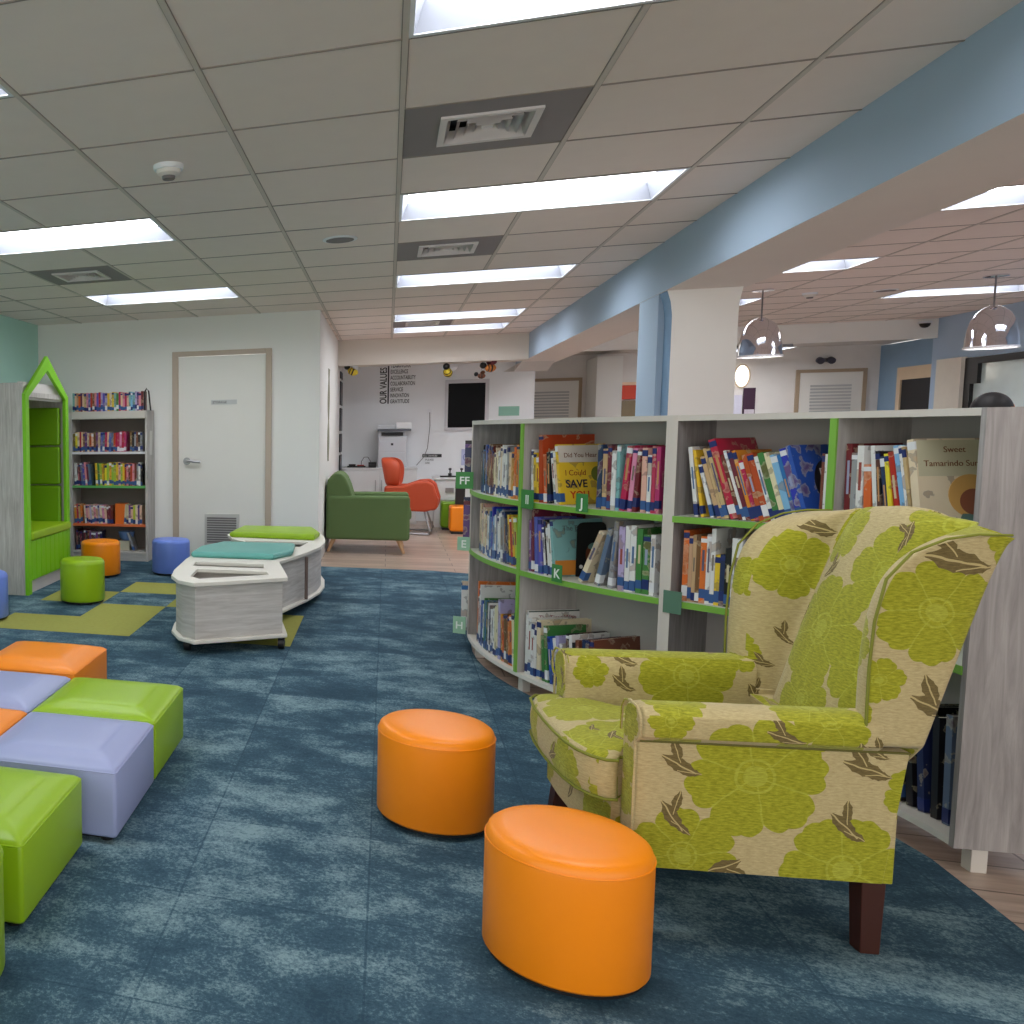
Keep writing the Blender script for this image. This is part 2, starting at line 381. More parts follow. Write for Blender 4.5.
# white jamb and dark window frame
struct(bx('trim_8',6.74,6.93,14.22,14.76,0,2.09,plain('jamb_white',(226,222,210),.7)))
w=thing('window_1',None,None,(6.8,12.1,.9)); struct(w)
bm=bmesh.new(); bm_box(bm,-.02,.06,0,2.12,1.09,1.17); bm_box(bm,-.02,.06,0,2.12,0,.06); bm_box(bm,-.02,.06,2.0,2.12,.06,1.09); bm_box(bm,-.02,.06,0,.06,.06,1.09); bm_box(bm,-.02,.06,.92,.95,.06,1.09); bm_box(bm,-.02,.06,1.86,2.0,.85,1.09)
link('window_frame',bm,black,w)
gm,nt,b=newmat('window_glass'); b.inputs['Base Color'].default_value=s2l((150,190,190)); b.inputs['Roughness'].default_value=.08; b.inputs['Transmission Weight'].default_value=0.0; b.inputs['Specular IOR Level'].default_value=.8
gm=plain('window_bright_outdoors',(206,228,230),.12,spec=.8)  # opaque sheet, brightness of the outdoors is put into its pale colour
bx('window_pane',.02,.03,.06,2.0,.06,1.09,gm,w)
# open floor behind the window wall
struct(bx('wall_end_behind',-3.62,6.92,-1.32,-1.2,0,2.75,white_wall)) if False else None
# doors in the far wall
def far_door(x0,x1,z1,y,name,lv=True,m=door_paint):
    d=thing(name,None,None,((x0+x1)/2,y,0)); struct(d); w=(x1-x0)/2
    bm=bmesh.new(); bm_box(bm,-w,-w+.05,-.03,.0,0,z1); bm_box(bm,w-.05,w,-.03,0,0,z1); bm_box(bm,-w+.05,w-.05,-.03,0,z1-.05,z1)
    link('door_frame',bm,plain('far_door_frame',(168,148,124),.6),d)
    bx('door_leaf',-w+.05,w-.05,-.018,0,0,z1-.05,m,d)
    if lv:
        bm=bmesh.new(); ww=w-.19
        z=.3
        while z<z1-.24: 
            bm_box(bm,-ww,ww,-.034,-.018,z,z+.028); z+=.05
        link('louvre_panel',bm,plain('louvre_grey',(188,188,188),.6),d)
    return d
far_door(2.0,3.06,2.10,16.995,'door_2')
far_door(6.02,6.92,2.12,16.995,'door_3')
# doorway in the deep blue recess
d=thing('door_4',None,None,(7.08,15.9,0)); struct(d)
bm=bmesh.new(); bm_box(bm,-.04,0,-.55,-.43,0,2.08); bm_box(bm,-.04,0,.4,.5,0,2.08); bm_box(bm,-.04,0,-.43,.4,1.9,2.08)
link('door_frame',bm,plain('pale_timber',(212,190,160),.6),d); bx('door_leaf',-.02,0,-.43,.4,0,1.9,dark,d)
# opening with red sign between the pilaster and the column
t=thing('office_window','small window with red header panel between the louvred door and blue column','window',(3.62,16.99,0))
bx('header_panel',0,.62,-.04,0,1.72,1.95,plain('red_panel',(196,60,34),.5),t)
bx('pane',0,.45,-.03,0,1.1,1.70,plain('bronze_pane',(120,104,78),.2),t)
bx('frame',.47,.60,-.04,0,1.1,1.70,plain('slate_frame',(60,64,84),.5),t)
bx('upper_trim',0,.62,-.05,0,1.955,2.0,plain('peach_trim',(226,190,160),.6),t)
# ---------------- closed white door with lever, plate and grille (door_1)
d=thing('door_1',None,None,(-1.56,8.88,0)); struct(d)
bm=bmesh.new()
for a,b_ in ((-.49,-.43),(.435,.49)): bm_box(bm,a,b_,-.035,.0,0,2.085)
bm_box(bm,-.43,.435,-.035,0,2.035,2.085); link('door_frame',bm,frame_tan,d,bevel=.004)
bx('door_leaf',-.428,.433,-.012,.03,.01,2.033,door_paint,d)
bm=bmesh.new(); bm_cyl(bm,(-.345,-.012,.995),(-.345,-.022,.995),.038,20); bm_cyl(bm,(-.345,-.02,.995),(-.345,-.065,.995),.014,12); bm_tube(bm,[(-.345,-.062,.995),(-.30,-.066,.998),(-.25,-.062,.99),(-.20,-.06,.985)],.013,10)
h=link('door_handle',bm,steel,d,smooth=True)
bx('name_plate',-.10,.155,-.02,-.012,1.555,1.60,plain('plate_grey',(200,202,202),.4),d)
text('lettering','STORAGE',.032,black,d,(-.085,-.0205,1.566),(PI/2,0,0))
t=bx('door_grille',-.165,.18,-.03,-.012,.15,.47,plain('grille_frame',(196,194,190),.5),d,bevel=.003)
bm=bmesh.new()
for k in range(11):
    z=.178+k*.024; bm_box(bm,-.14,.155,-.034,-.03,z,z+.016)
link('slats',bm,grille,d)
struct(bx('trim_9',-3.5,-2.06,8.868,8.88,0,.08,white_wall))
# smoke detector, ceiling speaker and far ceiling fittings
def detector(loc,label,r=.065,k=1):
    t=thing('smoke_detector',label,'smoke detector',loc)
    bm=bmesh.new(); bm_lathe(bm,[(r,0),(r,-.012),(r*.92,-.02)]); link('base',bm,fixt,t,smooth=True)
    bm=bmesh.new(); bm_lathe(bm,[(r*.8,-.02),(r*.74,-.035),(r*.5,-.045)]); link('sensor_housing',bm,plain('detector_white',(226,222,214),.5),t,smooth=True)
    bm=bmesh.new(); bm_lathe(bm,[(r*.45,-.045),(r*.42,-.055),(r*.38,-.058)]); link('sensor_cap',bm,grille,t,smooth=True)
detector((-.90,3.83,ZC),'round white smoke detector on the ceiling above the left block seats')
detector((4.12,11.4,ZR),'small round detector on the ceiling between the two chrome pendants')
def disc(loc,label):
    t=thing('ceiling_speaker',label,'ceiling speaker',loc)
    bm=bmesh.new(); bm_lathe(bm,[(.10,0),(.10,-.005),(.085,-.008)]); link('rim',bm,fixt,t,smooth=True)
    bm=bmesh.new(); bm_lathe(bm,[(.082,-.006),(.08,-.0095)]); link('grille',bm,grille,t)
disc((-.287,5.65,ZC),'round flush ceiling speaker left of the second air vent')
disc((4.8,11.5,ZR),'round ceiling speaker left of the right hand pendant')
t=thing('dome_camera','small black dome camera on the white fascia beside the blue wall','camera',(6.62,14.9,2.55))
bm=bmesh.new(); bm_lathe(bm,[(.07,.05),(.07,.02),(.06,.02)]); link('mount',bm,fixt,t,smooth=True,loc=(0,-.08,0))
bm=bmesh.new(); bm_lathe(bm,[(.058,.02),(.05,-.01),(.03,-.03),(.005,-.036)]); link('dome',bm,black,t,smooth=True,loc=(0,-.08,0))
# pendants
def pendant(x,y,label):
    t=thing('pendant_lamp',label,'pendant lamp',(x,y,ZR),0,'chrome dome pendants over the far counter')
    bm=bmesh.new(); bm_lathe(bm,[(.09,0),(.09,-.012),(.02,-.02)]); link('canopy',bm,chrome,t,smooth=True)
    bm=bmesh.new(); bm_cyl(bm,(0,0,-.015),(0,0,-.30),.007); link('cord',bm,grille,t)
    bm=bmesh.new()
    pr=[(.012,-.27),(.03,-.275),(.075,-.30),(.12,-.345),(.152,-.41),(.172,-.50),(.182,-.59),(.187,-.655)]
    bm_loft(bm,[circ(r,z,48) for r,z in pr]+[circ(.190,-.668,48),circ(.184,-.668,48)]+[circ(r-.006,z,48) for r,z in reversed(pr[1:])],cap=False)
    link('shade',bm,chrome,t,smooth=True,angle=80)
    bm=bmesh.new(); bm_lathe(bm,[(.02,-.32),(.02,-.40),(.05,-.46),(.055,-.52),(.03,-.56)]); link('bulb',bm,emis('bulb',(255,250,240),9),t,smooth=True)
    bm=bmesh.new(); bm_loft(bm,[circ(.1935,-.655,48),circ(.1935,-.672,48),circ(.181,-.672,48),circ(.181,-.655,48)],cap=False); link('rim',bm,plain('rim_white',(240,240,245),.35),t,smooth=True)
pendant(3.56,10.94,'chrome dome pendant lamp just right of the white column')
pendant(5.32,10.78,'chrome dome pendant lamp in front of the blue wall, near right edge')
# ================================================================ vinyl seats
def pouf(x,y,mat,label,r=.18,h=.325,grp='round vinyl poufs on the carpet',rz=0):
    t=thing('pouf',label,'pouf',(x,y,.005),rz,grp)
    bm=bmesh.new()
    pr=[(r*.97,.022),(r,.03),(r,h-.04),(r*.995,h-.028),(r*.965,h-.012),(r*.90,h-.003),(r*.75,h+.001),(r*.4,h+.003),(r*.02,h+.004)]
    bm_lathe(bm,pr,64); link('upholstery',bm,mat,t,smooth=True,angle=60)
    bm=bmesh.new(); bm_tube(bm,[(r*.995*math.cos(2*PI*i/64),r*.995*math.sin(2*PI*i/64),h-.03) for i in range(64)],.0022,6,closed=True)
    link('seam',bm,mat,t,smooth=True)
    bm=bmesh.new(); bm_lathe(bm,[(r*.95,.012),(r*.95,.022)],48); link('base',bm,black,t)
    for k in range(4):
        a=PI/4+k*PI/2; bm=bmesh.new(); bm_lathe(bm,[(.02,0),(.02,.012)],16,cx=r*.7*math.cos(a),cy=r*.7*math.sin(a)); link('foot',bm,black,t)
    return t
pouf(.424,2.332,v_or,'large orange round pouf nearest the camera, beside the armchair seat')
pouf(.166,3.09,v_or,'orange round pouf behind the nearest one, in the open carpet')
pouf(-2.189,6.396,v_li,'lime green round pouf in front of the slatted reading nook',.17,.335)
pouf(-2.433,7.627,v_or,'small far orange round pouf by the wall bookcase',.177,.321)
pouf(-1.845,7.886,v_bl,'periwinkle blue round pouf in front of the closed white door',.171,.321)
pouf(-2.66,5.62,v_bl,'blue round pouf cut off by the left edge below the reading nook',.175,.33)
pouf(-1.015,1.80,v_li,'lime green round pouf cut off by the lower left corner',.18,.325)
def block(x1,y0,mat,label,s=.488):
    t=thing('cube_seat',label,'seat block',(x1-s/2,y0+s/2,.005),0,'square vinyl seat blocks set out as a chequerboard')
    h=.235; hs=s/2
    def sq(d,z,r):
        pts=[]
        for cx,cy,a0 in ((1,1,0),(-1,1,90),(-1,-1,180),(1,-1,270)):
            for k in range(5):
                a=rad(a0+k*22.5); pts.append((cx*(hs-d-r)+r*math.cos(a),cy*(hs-d-r)+r*math.sin(a),z))
        return pts
    bm=bmesh.new()
    bm_loft(bm,[sq(.004,.022,.012),sq(0,.03,.014),sq(0,h-.012,.014),sq(.003,h,.014),sq(.012,h+.008,.016),sq(.05,h+.022,.03),sq(.075,h+.026,.035),sq(.082,h+.030,.04),sq(.092,h+.034,.045),sq(.13,h+.037,.05),sq(.18,h+.039,.04)])
    link('upholstery',bm,mat,t,smooth=True,angle=70)
    bm=bmesh.new()
    bm_tube(bm,sq(.001,h-.004,.014),.0022,6,closed=True); link('seam',bm,mat,t,smooth=True)
    bm=bmesh.new(); bm_box(bm,-hs+.02,hs-.02,-hs+.02,hs-.02,.01,.022); link('base',bm,black,t)
    for sx in (-1,1):
        for sy in (-1,1):
            bm=bmesh.new(); bm_lathe(bm,[(.02,0),(.02,.01)],12,cx=sx*.2,cy=sy*.2); link('foot',bm,black,t)
P=.518
P=.495
bl=[(0,0,v_li,'lime seat block nearest the camera on the left'),(0,1,v_pu,'grey violet seat block between the two lime blocks, showing its front corner'),(0,2,v_li,'lime seat block farthest right, beyond the grey violet one'),
(1,0,v_bl if False else v_pu,'grey violet seat block hidden past the left edge beside nearest lime block'),(1,1,v_or,'orange seat block of which only a corner shows at the left edge'),(1,2,v_pu,'grey violet seat block at left edge behind the orange corner'),(1,3,v_or,'orange seat block farthest back, nearest the lime carpet tiles')]
for i,j,m,l in bl:
    if (i,j)==(1,0): continue
    block({(0,0):-.872,(1,3):-1.285}.get((i,j),-.783-i*P),{(0,0):2.037,(1,3):3.63}.get((i,j),2.085+j*P+.005*(j>0)),m,l)
# ================================================================ mobile book bench on castors
t=thing('mobile_book_bench','pale oak S-shaped mobile book bench with teal and lime cushions on castors','bench',(0,0,0))
OUT=[(-1.25,5.42),(-1.22,5.22),(-1.14,5.05),(-1.03,4.97),(-.54,5.30),(-.56,5.42),(-.66,5.93),(-.60,6.16),(-.52,6.45),(-.455,6.78),(-.44,7.05),(-.46,7.35),(-.53,7.72),(-1.20,7.72),(-1.25,7.4),(-1.16,7.1),(-1.02,6.92),(-1.18,6.75),(-1.28,6.35),(-1.28,5.9)]
def inset(poly,d):
    n=len(poly); out=[]
    for i in range(n):
        a=Vector(poly[i-1]);b=Vector(poly[i]);c=Vector(poly[(i+1)%n])
        n1=Vector((-(b-a).y,(b-a).x)).normalized(); n2=Vector((-(c-b).y,(c-b).x)).normalized()
        m=(n1+n2); m=m/max(.35,m.length_squared/2)
        m=m if m.length<2 else m.normalized()*2
        out.append(tuple(b+m*d))
    return out
BODY=inset(OUT,.028)
z0,z1=.07,.43
bm=bmesh.new(); bm_prism(bm,OUT,z0,z0+.022); link('base_board',bm,cream_ply,t,bevel=.006)
holes=[[(-1.10,5.21),(-1.03,5.13),(-.66,5.38),(-.69,5.50),(-1.12,5.50)],[(-1.17,5.62),(-.72,5.62),(-.745,5.80),(-1.19,5.80)],[(-1.03,6.72),(-.60,6.72),(-.56,7.02),(-1.05,7.02)]]
bm=bmesh.new(); slab_holes(bm,OUT,holes,z1-.024,z1); link('top_board',bm,cream_ply,t,bevel=.004)
wall_grp=[(0,3,'panel'),(3,4,'front'),(4,7,'p'),(7,9,'p'),(9,13,'p'),(13,19,'p'),(19,20,'p')]
n=len(BODY)
def wallseg(i0,i1,name,m):
    bm=bmesh.new(); idx=[k%n for k in range(i0,i1+1)]
    inn=inset(BODY,.04)
    loop=[BODY[k] for k in idx]+[inn[k] for k in reversed(idx)]
    bm_loft(bm,[[(x,y,z0+.022) for x,y in loop],[(x,y,z1-.024) for x,y in loop]])
    link(name,bm,m,t,bevel=.0015)
for a,b in ((0,3),(3,4),(4,6),(6,8),(8,12),(12,13),(13,16),(16,20)): wallseg(a,b,'side_panel',greyoak_h)
# dividers and seams
bx('divider',-1.21,-.71,5.55,5.57,z0+.022,z1-.024,greyoak_h,t)
bx('divider',-1.2,-.70,5.98,6.0,z0+.022,z1-.024,greyoak_h,t)
bm=bmesh.new(); bm_cyl(bm,(-.524,6.40,.1),(-.524,6.40,.40),.012,8); link('joint_strip',bm,plain('joint_brown',(110,94,88),.6),t)
def cushion(poly,z,h,m,name):
    bm=bmesh.new(); c=Vector((sum(p[0] for p in poly)/len(poly),sum(p[1] for p in poly)/len(poly)))
    def sc(k,zz): return [(c.x+(x-c.x)*k,c.y+(y-c.y)*k,zz) for x,y in poly]
    bm_loft(bm,[sc(.96,z),sc(1,z+h*.3),sc(1,z+h*.6),sc(.97,z+h*.9),sc(.90,z+h),sc(.5,z+h*1.02)])
    link(name,bm,m,t,bevel=.01,seg=3)
cushion([(-1.26,5.98),(-.70,5.98),(-.60,6.22),(-.62,6.60),(-1.15,6.60),(-1.26,6.3)],z1,.045,v_te,'teal_cushion')
cushion([(-1.20,7.20),(-.52,7.12),(-.50,7.35),(-.58,7.70),(-1.17,7.70)],z1,.05,v_li,'lime_cushion')
for cx,cy in ((-.575,5.31),(-1.10,5.12),(-1.1,6.5),(-.56,6.85),(-.62,7.5),(-1.1,7.5)):
    w=bm=bmesh.new(); bm_cyl(bm,(cx-.018,cy,.034),(cx+.018,cy,.034),.033,20); w=link('castor',bm,black,t,smooth=True)
    bm=bmesh.new(); bm_cyl(bm,(cx,cy,.05),(cx,cy,.07),.014,10); link('fork',bm,steel,w)
t.location=(0,0,.005)
# small dark knots / screw on near panel
# ================================================================ reading nook
t=thing('reading_nook','tall oak reading nook with lime pencil-shaped front and slatted bench','reading nook',(-2.715,6.52,.005))
W=1.0; Dp=.80   # front runs along +y, depth goes to -x
bx('side_panel',-Dp,0,0,.025,0,1.69,greyoak,t); bx('side_panel',-Dp,0,W-.025,W,0,1.60,greyoak,t)
bx('back_panel',-Dp,-Dp+.02,.025,W-.025,0,1.66,greyoak,t); bx('roof_panel',-Dp+.02,0,.025,W-.025,1.58,1.62,greyoak,t)
bx('header_board',-.05,-.022,.03,W-.03,1.56,1.70,plain('pale_board',(214,210,206),.6),t)
f=bmesh.new(); zs=1.60; za=1.93; w=.075
outer=[(0,0),(w,0),(w,zs-.02),(W/2,za-.12),(W-w,zs-.02),(W-w,0),(W,0),(W,zs),(W/2,za),(0,zs)]
def yz(poly,x0,x1,name,m,hole=None,par=t,bev=.003):
    b=bmesh.new(); slab_holes(b,poly,hole or [],x0,x1)
    for v in b.verts: v.co=Vector((v.co.z,v.co.x,v.co.y))
    return link(name,b,m,par,bevel=bev)
inner=[(w,.10),(W-w,.10),(W-w,zs-.02),(W/2,za-.12),(w,zs-.02)]
yz(outer,0,.03,'front_frame',nook_green)
bx('seat_cushion',-Dp+.12,.045,.078,W+.0,.43,.505,v_li,t,bevel=.02,seg=3)
for k in range(3): bx('back_cushion',-Dp+.02,-Dp+.10,.05,W-.05,.49+k*.345,.49+k*.345+.335,v_gr,t,bevel=.02,seg=3)
for k in range(3): bx('side_cushion',-Dp+.12,-.03,W-.085,W-.026,.49+k*.345,.49+k*.345+.335,v_gr,t,bevel=.02,seg=3)
for k in range(8):
    y=.08+k*.105; bx('slat',.0,.030,y,y+.098,.11,.428,nook_green,t,bevel=.004)
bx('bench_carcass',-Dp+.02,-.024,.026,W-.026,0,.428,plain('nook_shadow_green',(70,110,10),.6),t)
bx('plinth',-.02,0,.03,W-.03,.0,.10,plain('pale_plinth',(206,200,194),.6),t)
# ================================================================ wall bookcase
t=thing('wall_bookcase','pale oak bookcase with white, green and orange shelves beside the closed door','bookcase',(-2.62,8.56,.005))
hw=.435; top=1.50
bx('side_panel',hw-.075,hw-.052,0,.29,0,top,greyoak,t); bx('side_panel',-hw,-hw+.03,0,.29,0,top,greyoak,t)
bx('top_panel',-hw+.03,hw-.075,0,.29,top-.075,top,edge_grey,t); bx('back_panel',-hw+.03,hw-.075,.27,.29,0,top-.075,plain('case_back',(120,112,106),.7),t)
bx('handle_plate',hw-.052,hw-.048,.10,.18,1.06,1.30,plain('plate_cream',(214,212,206),.5),t)
for z,m in ((1.095,plain('shelf_white',(226,224,226),.5)),(.755,plain('shelf_green',(96,176,96),.5)),(.368,plain('shelf_orange',(214,110,60),.5))):
    bx('shelf',-hw+.03,hw-.075,0,.27,z-.022,z,m,t)
bx('bottom_shelf',-hw+.03,hw-.075,0,.27,.075,.095,edge_grey,t); bx('plinth',-hw+.03,hw-.075,.01,.03,0,.075,greyoak_h,t)
# ================================================================ floral wing armchair
def floral():
    m,nt,b=newmat('floral_chenille')
    # ---- group: flower mask
    def grp(name,ins,outs):
        g=bpy.data.node_groups.new(name,'ShaderNodeTree')
        for n_,ty in ins: g.interface.new_socket(name=n_,in_out='INPUT',socket_type=ty)
        for n_ in outs: g.interface.new_socket(name=n_,in_out='OUTPUT',socket_type='NodeSocketFloat')
        return g,g.nodes.new('NodeGroupInput'),g.nodes.new('NodeGroupOutput')
    def M(g,op,*a):
        n=g.nodes.new('ShaderNodeMath'); n.operation=op
        for i,v in enumerate(a):
            if isinstance(v,(int,float)): n.inputs[i].default_value=v
            else: g.links.new(v,n.inputs[i])
        return n.outputs[0]
    g,gi,go=grp('flower',[('X','NodeSocketFloat'),('Y','NodeSocketFloat'),('CX','NodeSocketFloat'),('CY','NodeSocketFloat'),('R','NodeSocketFloat'),('Ph','NodeSocketFloat')],['Mask','Vein'])
    dx=M(g,'SUBTRACT',gi.outputs[0],gi.outputs[2]); dy=M(g,'SUBTRACT',gi.outputs[1],gi.outputs[3])
    r=M(g,'SQRT',M(g,'ADD',M(g,'MULTIPLY',dx,dx),M(g,'MULTIPLY',dy,dy)))
    rn=M(g,'DIVIDE',r,gi.outputs[4])
    an=M(g,'ADD',M(g,'ARCTAN2',dy,dx),gi.outputs[5])
    pc=M(g,'ABSOLUTE',M(g,'COSINE',M(g,'MULTIPLY',an,3.0)))
    pet=M(g,'POWER',pc,.55)
    sm=M(g,'MULTIPLY',M(g,'ABSOLUTE',M(g,'COSINE',M(g,'MULTIPLY',an,9.0))),.05)
    edge=M(g,'ADD',M(g,'MULTIPLY_ADD',pet,.20,.77),sm)
    mk=M(g,'LESS_THAN',rn,edge); g.links.new(mk,go.inputs[0])
    v1=M(g,'LESS_THAN',pc,M(g,'DIVIDE',.05,M(g,'ADD',rn,.15)))
    v1=M(g,'MULTIPLY',v1,M(g,'LESS_THAN',pc,.16))
    v2=M(g,'LESS_THAN',rn,.17); v3=M(g,'LESS_THAN',M(g,'ABSOLUTE',M(g,'SUBTRACT',rn,.27)),.02)
    g.links.new(M(g,'MULTIPLY',mk,M(g,'MAXIMUM',v1,M(g,'MAXIMUM',v2,v3))),go.inputs[1])
    # ---- group: leaf (pointed ellipse with mid rib)
    g2,gi,go=grp('leaf',[('X','NodeSocketFloat'),('Y','NodeSocketFloat'),('CX','NodeSocketFloat'),('CY','NodeSocketFloat'),('L','NodeSocketFloat'),('A','NodeSocketFloat')],['Mask','Vein'])
    dx=M(g2,'SUBTRACT',gi.outputs[0],gi.outputs[2]); dy=M(g2,'SUBTRACT',gi.outputs[1],gi.outputs[3])
    ca=M(g2,'COSINE',gi.outputs[5]); sa=M(g2,'SINE',gi.outputs[5])
    u=M(g2,'ADD',M(g2,'MULTIPLY',dx,ca),M(g2,'MULTIPLY',dy,sa)); v=M(g2,'SUBTRACT',M(g2,'MULTIPLY',dy,ca),M(g2,'MULTIPLY',dx,sa))
    un=M(g2,'DIVIDE',u,gi.outputs[4]); vn=M(g2,'DIVIDE',v,gi.outputs[4])
    prof=M(g2,'MULTIPLY',M(g2,'SUBTRACT',1.0,M(g2,'MULTIPLY',un,un)),.40)
    wob=M(g2,'MULTIPLY',M(g2,'ABSOLUTE',M(g2,'SINE',M(g2,'MULTIPLY',un,7.0))),.06)
    mk=M(g2,'LESS_THAN',M(g2,'ABSOLUTE',vn),M(g2,'SUBTRACT',prof,wob))
    g2.links.new(mk,go.inputs[0])
    rib=M(g2,'LESS_THAN',M(g2,'ABSOLUTE',vn),.035)
    g2.links.new(M(g2,'MULTIPLY',mk,rib),go.inputs[1])
    # ---- coordinates
    uv=N(nt,'ShaderNodeUVMap'); uv.uv_map='fab'
    nz=N(nt,'ShaderNodeTexNoise',i_Scale=16.0,i_Detail=2.0); nt.links.new(uv.outputs[0],nz.inputs['Vector'])
    off=N(nt,'ShaderNodeVectorMath',operation='MULTIPLY_ADD'); off.inputs[1].default_value=(.016,.016,0); nt.links.new(nz.outputs['Color'],off.inputs[0]); nt.links.new(uv.outputs[0],off.inputs[2])
    sp=N(nt,'ShaderNodeSeparateXYZ'); nt.links.new(off.outputs[0],sp.inputs[0])
    def use(gr,items):
        res=[None,None]
        for it in items:
            n=nt.nodes.new('ShaderNodeGroup'); n.node_tree=gr
            nt.links.new(sp.outputs[0],n.inputs[0]); nt.links.new(sp.outputs[1],n.inputs[1])
            for i,v in enumerate(it): n.inputs[2+i].default_value=v
            for k in (0,1):
                if res[k] is None: res[k]=n.outputs[k]
                else:
                    mx=N(nt,'ShaderNodeMath',operation='MAXIMUM'); nt.links.new(res[k],mx.inputs[0]); nt.links.new(n.outputs[k],mx.inputs[1]); res[k]=mx.outputs[0]
        return res
    # atlas: near sides (x,z); far-facing (x+3,z); tops (x,y+6); fronts (y+9,z)
    S=[]
    near=[(.045,.445,.155,.2),(-.295,.865,.125,.5),(-.155,.225,.135,.1),(.195,.235,.125,.7),(-.30,.42,.075,.3),(.245,.580,.05,0),(-.10,.60,.085,.4),(-.445,1.03,.06,0),(-.19,.70,.055,.2)]
    S+=near
    S+=[(3+x,z,r,p) for x,z,r,p in [(.05,.40,.15,.3),(-.25,.85,.13,.5),(-.2,.30,.1,.2)]]
    # inner sides of the far arm and far wing (y<0, facing +y)
    S+=[(12-.02,.555,.13,.1),(12-.285,.895,.10,.6),(12+.35,.38,.085,.2),(12+.24,.56,.05,.2),(12-.16,.63,.06,0)]
    # tops
    S+=[(.10,6-.20,.19,.4),(.29,6-.10,.12,.1),(.30,6+.12,.10,.6),(.31,6-.30,.08,.2),(.02,6+.10,.17,.8),(.20,6+.10,.09,.8),(-.15,6-.1,.12,.8),(.22,6+.28,.07,.1),(-.08,6+.28,.10,.5),(.36,6-.3,.09,.3),(.2,6-.28,.1,0),(-.1,6-.27,.1,0),(.40,6+.15,.10,.2),(-.42,6+.22,.10,0),(-.40,6-.1,.07,.3)]
    # fronts / inner back
    S+=[(9+.262,.56,.055,.2),(9+.262,.36,.05,.6),(9-.262,.5,.05,0),(9-.06,.74,.15,.2),(9+.20,1.07,.14,.3),(9-.03,.55,.10,.9),(9+.09,.92,.12,.1),(9-.14,1.0,.085,.6),(9+.15,.68,.12,.5),(9+.10,.36,.09,.4),(9-.20,.38,.07,.2),(9+.25,.78,.07,.2),(9-.26,.55,.07,.1),(9+.16,.24,.09,.3),(9-.26,.26,.07,.3),(9+.27,.45,.05,0),(9-.26,.85,.06,0)]
    fm,fv=use(g,S)
    Lf=[]
    def cl(x,y,s,a):
        s*=1.05
        Lf.extend([(x,y,s,a),(x+s*.75*math.cos(a+.9),y+s*.75*math.sin(a+.9),s*.7,a+.75),(x-s*.55*math.cos(a-.4)+.0,y-s*.5*math.sin(a-.4)-s*.35,s*.6,a-.35)])
    for x,z,s,a in [(.215,.468,.045,.5),(.225,.335,.045,1.0),(-.185,.48,.05,.35),(-.150,.335,.042,.8),(.10,.215,.04,2.7),(-.305,.640,.055,.45),(-.325,.985,.065,.2),(-.20,.525,.03,.5),(.0,.555,.04,.3),(-.40,.80,.03,1)]: cl(x,z,s,a)
    for x,z,s,a in [(.155,.53,.035,.7),(-.20,.51,.035,1.1),(.15,.60,.035,.4),(-.335,1.005,.05,.3),(-.265,.69,.03,.9),(-.225,.60,.025,.2)]: cl(12+x,z,s,a)
    for x,z,s,a in [(.10,1.02,.032,1.9),(-.12,.90,.03,.9),(-.20,.765,.026,1.0),(-.20,.64,.028,1.7),(-.225,.53,.03,1.5),(.03,.38,.03,.4),(-.02,.26,.03,1)]: cl(9+x,z,s,a)
    for x,y,s,a in [(.31,-.23,.022,1.6),(.30,.13,.026,1.2),(.30,-.33,.02,1.4),(-.12,-.29,.022,.2),(-.42,.10,.03,.4),(.33,.07,.02,1.3)]: cl(x,6+y,s,a)
    for x,z,s,a in [(.1,.5,.05,.5),(-.2,.6,.05,.7)]: cl(3+x,z,s,a)
    lm,lv=use(g2,Lf)
    # ---- colours with a chenille weave
    wv=N(nt,'ShaderNodeTexNoise',i_Scale=1.0,i_Detail=3.0,i_Roughness=.7)
    mp=N(nt,'ShaderNodeMapping'); mp.inputs['Scale'].default_value=(60,260,1); nt.links.new(uv.outputs[0],mp.inputs[0]); nt.links.new(mp.outputs[0],wv.inputs['Vector'])
    def ramp(a,c):
        r=N(nt,'ShaderNodeValToRGB'); r.color_ramp.elements[0].position=.3; r.color_ramp.elements[1].position=.7
        r.color_ramp.elements[0].color=s2l(a); r.color_ramp.elements[1].color=s2l(c); nt.links.new(wv.outputs['Fac'],r.inputs[0]); return r.outputs[0]
    def mix(f,a,c):
        x=N(nt,'ShaderNodeMix',data_type='RGBA'); nt.links.new(f,x.inputs[0]); nt.links.new(a,x.inputs[6]); nt.links.new(c,x.inputs[7]); return x.outputs[2]
    col=mix(fm,ramp((168,150,106),(196,180,134)),ramp((120,122,18),(176,174,50)))
    col=mix(fv,col,ramp((140,142,36),(184,184,70)))
    col=mix(lm,col,ramp((92,78,44),(124,108,68)))
    col=mix(lv,col,ramp((178,160,110),(190,172,120)))
    nt.links.new(col,b.inputs['Base Color']); b.inputs['Roughness'].default_value=.9; b.inputs['Specular IOR Level'].default_value=.2
    b.inputs['Sheen Weight'].default_value=.15
    bp=N(nt,'ShaderNodeBump',i_Strength=.35,i_Distance=.002); nt.links.new(wv.outputs['Fac'],bp.inputs['Height']); nt.links.new(bp.outputs[0],b.inputs['Normal'])
    return m
FL=floral()
